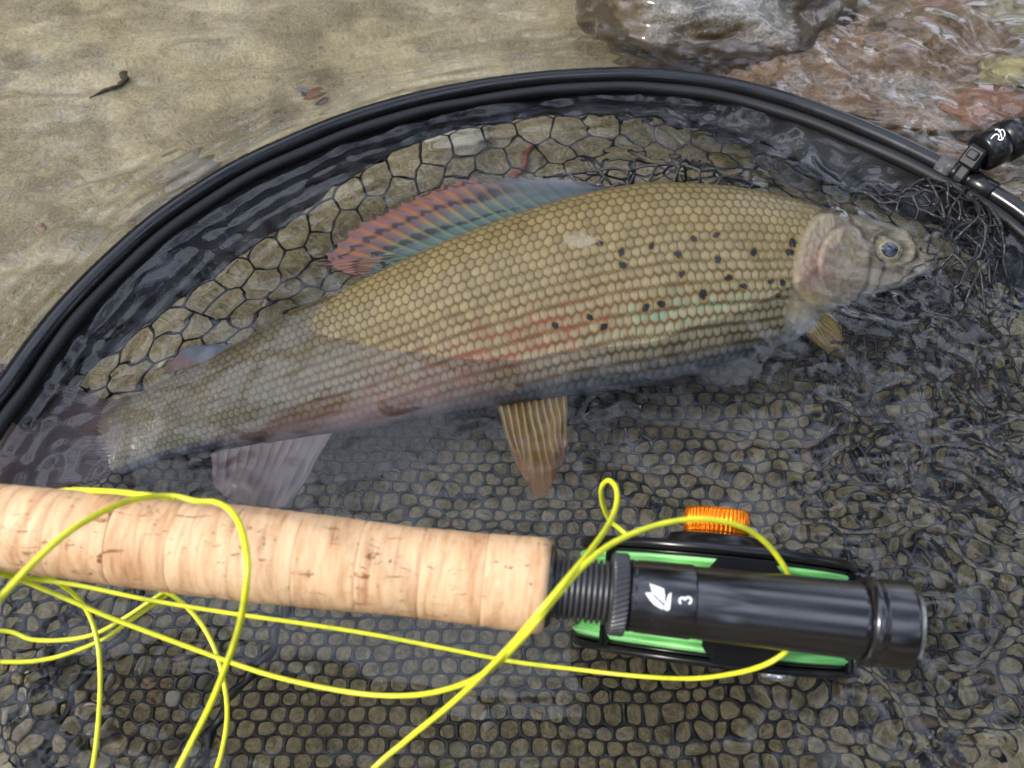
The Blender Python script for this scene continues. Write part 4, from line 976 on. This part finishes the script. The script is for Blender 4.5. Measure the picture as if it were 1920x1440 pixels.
def print_stroke(name, cen, w_, dyoff=0):
    a, b = stroke(cen, w_)
    va = wrap([(x, y - axis_y(x)) for x, y in a]); vb = wrap([(x, y - axis_y(x)) for x, y in b]); n = len(va)
    return mesh_obj(name, [tuple(p) for p in va + vb], [(i, i + 1, n + i + 1, n + i) for i in range(n - 1)], M_white, rod, False)
# the figure 3, turned to read along the tube: top of the figure towards the cork
an = np.linspace(R(205), R(-80), 12)
def three():
    # upright 3 in (gx right, gy up), then turned 90 degrees
    up = [(0.0 + 5.2 * math.cos(a), 5.4 + 4.8 * math.sin(a)) for a in np.linspace(R(160), R(-75), 12)]
    lo = [(0.0 + 6.0 * math.cos(a), -5.0 + 5.6 * math.sin(a)) for a in np.linspace(R(75), R(-160), 12)]
    return up + lo
print_stroke('printed_number', [(1273 - gy_, 1125 - gx_) for gx_, gy_ in three()], 3.4)

# ------------------------------------------------------------------ reel
RC = RA + RD * rod_t(1428) + DN * 0.0520
reel = thing('fly_reel', 'black fly reel wound with green line under the reel seat', 'fishing reel', tuple(RC + DN * 0.036))
RR = 0.0360
wob_l = lambda T, a: 0.00035 * noise(T * 700, np.cos(a) * 3 + 4) + 0.00025 * np.sin(T * 5200)
spool_pr = [(-0.0105, 0.012)] + [(t_, 0.0340 + 0.0010 * math.sin(k * 0.9) * (1 if k % 3 else 0.4)) for k, t_ in enumerate(np.linspace(-0.0105, 0.0100, 46))] + [(0.0100, 0.012)]
v, f, uv = lathe(RC, SIDE, spool_pr, 96, ref=RD, rmod=wob_l); mesh_obj('wound_line', v, f, M_green, reel, True, None, uv)
for s in (-1, 1):                                          # spool flanges and frame rings
    w0 = 0.0102 if s > 0 else 0.0107
    pr = [(s * w0, 0.010), (s * w0, 0.0338), (s * (w0 + 0.0004), 0.0346), (s * (w0 + 0.0008), 0.0338), (s * (w0 + 0.0008), 0.010)]
    v, f, _ = lathe(RC, SIDE, pr, 80, ref=RD); mesh_obj('spool_flange', v, f, M_black, reel)
    k = 0.0006 if s > 0 else 0.0
    w1 = w0 + 0.0010; pr = [(s * w1, 0.0300), (s * w1, RR - 0.0016), (s * (w1 + 0.0003), RR - 0.0011), (s * (w1 + 0.0013 + k), RR - 0.0011), (s * (w1 + 0.0018 + k), RR - 0.0017), (s * (w1 + 0.0018 + k), 0.0300), (s * w1, 0.0300)]
    v, f, _ = lathe(RC, SIDE, pr, 96, ref=RD); mesh_obj('frame_ring', v, f, M_black, reel)
    for q in range(6):                                     # spokes of the side plates
        a = q * math.pi / 3 + 0.3; d_ = RD * math.cos(a) + DN * math.sin(a); e_ = np.cross(SIDE, d_)
        mesh_obj('spoke', *box(RC + SIDE * s * (w1 + 0.0008) + d_ * 0.0200, d_ * 0.0115, e_ * 0.0022, SIDE * 0.0011), M_black, reel, False)
for a in (R(35), R(145), R(215), R(325)):
    d_ = RD * math.cos(a) + DN * math.sin(a)
    v, f = tube(np.array([RC + d_ * 0.0345 - SIDE * 0.0120, RC + d_ * 0.0345 + SIDE * 0.0105]), 0.0014, 10); mesh_obj('frame_pillar', v, f, M_black, reel)
# foot clamped under the seat
FT = RC - DN * (RR - 0.0002)
mesh_obj('foot', *box(FT - SIDE * 0.001 - DN * 0.0006, RD * 0.0085, SIDE * 0.0115, DN * 0.0012, 0.3), M_matte, reel, False)
mesh_obj('foot_blade', *box(FT - DN * 0.0052, RD * 0.029, SIDE * 0.0042, DN * 0.0013, 0.35), M_black, reel, False)
# drag hub and knob on the far side
v, f, _ = lathe(RC - SIDE * 0.0033, SIDE, [(0.0150, 0.0300), (0.0158, 0.0290), (0.0168, 0.0140), (0.0190, 0.0125), (0.0205, 0.0118), (0.0212, 0.0085), (0.0212, 0.001)], 64, ref=RD); mesh_obj('drag_housing', v, f, M_black, reel)
ribs = lambda T, a: -0.00045 * (np.abs(np.sin(22 * a)) ** 6)
v, f, _ = lathe(RC - SIDE * 0.0033, SIDE, [(0.0211, 0.0030), (0.0211, 0.0078), (0.0216, 0.0084), (0.0268, 0.0084), (0.0276, 0.0078), (0.0278, 0.0060), (0.0274, 0.0010)], 352, ref=RD, rmod=lambda T, a: ribs(T, a) * (T > 0.0213) * (T < 0.0272)); mesh_obj('drag_knob', v, f, M_orange, reel)
v, f, _ = lathe(RC, SIDE, [(-0.0108, 0.0001), (-0.0108, 0.011), (-0.013, 0.0105), (-0.0138, 0.008), (-0.0138, 0.0001)], 48, ref=RD); mesh_obj('spool_hub', v, f, M_black, reel)
HC = P(1456, 1259, 0.004); hb = HC + SIDE * 0.004
v, f, _ = lathe(hb, -SIDE, [(-0.012, 0.0001), (-0.012, 0.0030), (0.0, 0.0034), (0.0015, 0.0046), (0.0050, 0.0048), (0.0062, 0.0040), (0.0064, 0.0001)], 40, ref=RD); mesh_obj('handle', v, f, M_silver, reel)

# ------------------------------------------------------------------ fly line (one continuous line; runs out of view connect its strands)
ROD_TOP = 0.075
strands = [
    # from the reel, over the threads, down across the water and out of view on the left
    [(1484, 1090, .046), (1470, 1062, .050), (1440, 1022, .055), (1400, 992, .060), (1350, 977, .064), (1290, 974, .067), (1220, 988, .070), (1150, 1018, .073), (1095, 1060, .076), (1040, 1122, .078), (985, 1190, .074), (930, 1246, .062), (870, 1282, .048), (790, 1302, .036), (700, 1303, .030), (600, 1288, .027), (500, 1264, .026), (400, 1230, .026), (300, 1193, .028), (200, 1155, .031), (100, 1112, .036), (10, 1078, .044), (-120, 1050, .06),
     (-260, 1130, .09), (-150, 1230, .10), (-40, 1165, .097)],
    # loop lying over the cork
    [(0, 1122, .0905), (60, 1058, .0905), (120, 1004, .0895), (180, 966, .0860), (240, 940, .0800), (290, 931, .0755), (330, 931, .0735), (370, 940, .0735), (405, 942, .0735), (435, 960, .078), (455, 1000, .082), (464, 1060, .084), (459, 1120, .080), (447, 1180, .070), (425, 1245, .060), (395, 1320, .052), (360, 1390, .046), (325, 1460, .042), (270, 1580, .03), (200, 1640, .02), (150, 1560, .014)],
    [(172, 1450, .010), (183, 1370, .010), (188, 1280, .011), (182, 1200, .013), (160, 1140, .016), (120, 1100, .022), (60, 1072, .030), (-40, 1055, .04), (-180, 1100, .04), (-160, 1200, .02)],
    [(0, 1183, .010), (60, 1199, .008), (120, 1200, .008), (180, 1188, .009), (240, 1155, .011), (300, 1115, .014), (345, 1090, .018), (385, 1062, .022), (350, 1020, .026), (250, 1010, .028), (190, 1050, .026), (200, 1078, .024)],
    [(270, 1096, .020), (325, 1118, .016), (370, 1160, .013), (402, 1215, .011), (420, 1280, .010), (426, 1340, .010), (418, 1400, .010), (400, 1460, .010), (350, 1600, .012), (500, 1700, .02), (640, 1560, .03)],
    # rising strand, small bight above the reel, and back under
    [(690, 1455, .034), (760, 1390, .040), (840, 1325, .050), (905, 1265, .061), (960, 1208, .070), (1010, 1150, .0775), (1060, 1090, .0785), (1105, 1035, .073), (1140, 985, .064), (1156, 945, .058), (1155, 915, .054), (1141, 901, .050), (1128, 915, .045), (1130, 945, .038), (1143, 975, .032), (1165, 994, .030), (1185, 1012, .030)],
]
line = thing('fly_line', 'bright yellow fly line looped over the cork grip and reel seat', 'fishing line', tuple(P(960, 1215, 0.0)))
allp = np.vstack([PP(s) for s in strands[:5]])
sp_all = spline(np.vstack([allp, PP(strands[5])]), 1500)
v, f = tube(sp_all, 0.00060, 10); mesh_obj('running_line', v, f, M_line, line)
sp = spline(PP([(1490, 1196, .044), (1484, 1210, .046), (1465, 1229, .046), (1430, 1248, .043), (1380, 1262, .037), (1300, 1272, .028), (1200, 1268, .019), (1080, 1255, .013), (960, 1240, .014), (830, 1215, .016), (700, 1190, .018), (560, 1168, .020), (420, 1148, .021), (280, 1125, .022), (150, 1098, .024), (60, 1085, .028), (-60, 1060, .04)]), 300)
v, f = tube(sp, 0.00056, 10); mesh_obj('running_line', v, f, M_line, line)
sp = spline(PP([(0, 1241, .006), (60, 1240, .005), (120, 1228, .005), (190, 1200, .006), (250, 1160, .009), (300, 1125, .012), (340, 1095, .016)]), 120)
v, f = tube(sp, 0.0006, 10); mesh_obj('running_line', v, f, M_line, line)
sp = spline(PP([(70, 945, .040), (110, 921, .055), (200, 921, .0665), (270, 928, .0715), (330, 934, .0735)]), 60)
v, f = tube(sp, 0.0006, 10); mesh_obj('running_line', v, f, M_line, line)

# ------------------------------------------------------------------ magnetic release clip
clip = thing('magnetic_clip', 'black cylindrical magnetic release clip fixed to the net hoop', 'clip', tuple(P(1805, 325, 0.004)))
A0 = P(1838, 288, 0.013); A1 = P(1908, 254, 0.016); AD = (A1 - A0) / np.linalg.norm(A1 - A0); LN = np.linalg.norm(A1 - A0)
M_plastic = mat('black_clip_plastic', (0.008, 0.008, 0.009), 0.5, spec=0.3)
M_clip = mat('black_clip_enamel', (0.007, 0.007, 0.008), 0.24, spec=0.4)
v, f, _ = lathe(A0, AD, [(0, 0.0001), (0, 0.0058), (0.0006, 0.0068), (LN * 0.52, 0.0070), (LN * 0.54, 0.0066), (LN * 0.56, 0.0066), (LN * 0.58, 0.0074), (LN - 0.0006, 0.0074), (LN, 0.0068), (LN, 0.0001)], 56); mesh_obj('magnet_body', v, f, M_clip, clip)
J = P(1826, 296, 0.012); K = P(1800, 330, 0.006); bd = (K - J); bl = np.linalg.norm(bd); bd /= bl; bs = np.cross(bd, [0, 0, 1]); bs /= np.linalg.norm(bs); bu = np.cross(bs, bd)
mesh_obj('swivel_block', *box(J, bd * 0.0040, bs * 0.0034, bu * 0.0036, 0.25), M_plastic, clip, False)
mesh_obj('latch', *box(J + bu * 0.0038 - bd * 0.0008, bd * 0.0016, bs * 0.0020, bu * 0.0008, 0.3), M_plastic, clip, False)
mesh_obj('strap', *box((J + K) / 2 + bd * 0.001, bd * (bl * 0.62), bs * 0.0019, bu * 0.0011, 0.3), M_plastic, clip, False)
hk = int(np.argmin(np.linalg.norm(HOOP - P(1803, 330, 0.004), axis=1))); ht = HOOP[(hk + 1) % len(HOOP)] - HOOP[hk - 1]; ht /= np.linalg.norm(ht)
v, f, _ = lathe(HOOP[hk], ht, [(-0.0022, 0.0034), (-0.0022, 0.0046), (0.0022, 0.0046), (0.0022, 0.0034)], 28); mesh_obj('clamp_loop', v, f, M_clip, clip)
mesh_obj('swivel_pin', *tube(np.array([J - bd * 0.002, A0 + AD * 0.001]), 0.0024, 12), M_clip, clip)
# white scribbled mark printed on the magnet body
def on_clip(px, py):
    d = ray(px, py); w_ = CAM - A0; da = d - AD * (d @ AD); wa = w_ - AD * (w_ @ AD); r_ = 0.00715
    a, b, c_ = da @ da, 2 * da @ wa, wa @ wa - r_ * r_; q = b * b - 4 * a * c_
    t_ = (-b - math.sqrt(max(q, 0))) / (2 * a); return CAM + d * t_
def clip_stroke(pts, w_):
    cen = spline(np.array(pts, float), 24); a, b = stroke(cen, w_)
    va = [on_clip(*p) for p in a]; vb = [on_clip(*p) for p in b]; n = len(va)
    mesh_obj('printed_mark', [tuple(p) for p in va + vb], [(i, i + 1, n + i + 1, n + i) for i in range(n - 1)], M_white, clip, False)
clip_stroke([(1858, 260), (1866, 252), (1873, 254), (1872, 261), (1878, 262), (1882, 258)], 2.2)
clip_stroke([(1866, 243), (1872, 243), (1876, 249), (1879, 262)], 2.2)
clip_stroke([(1872, 247), (1880, 243), (1884, 250), (1883, 256)], 2.0)
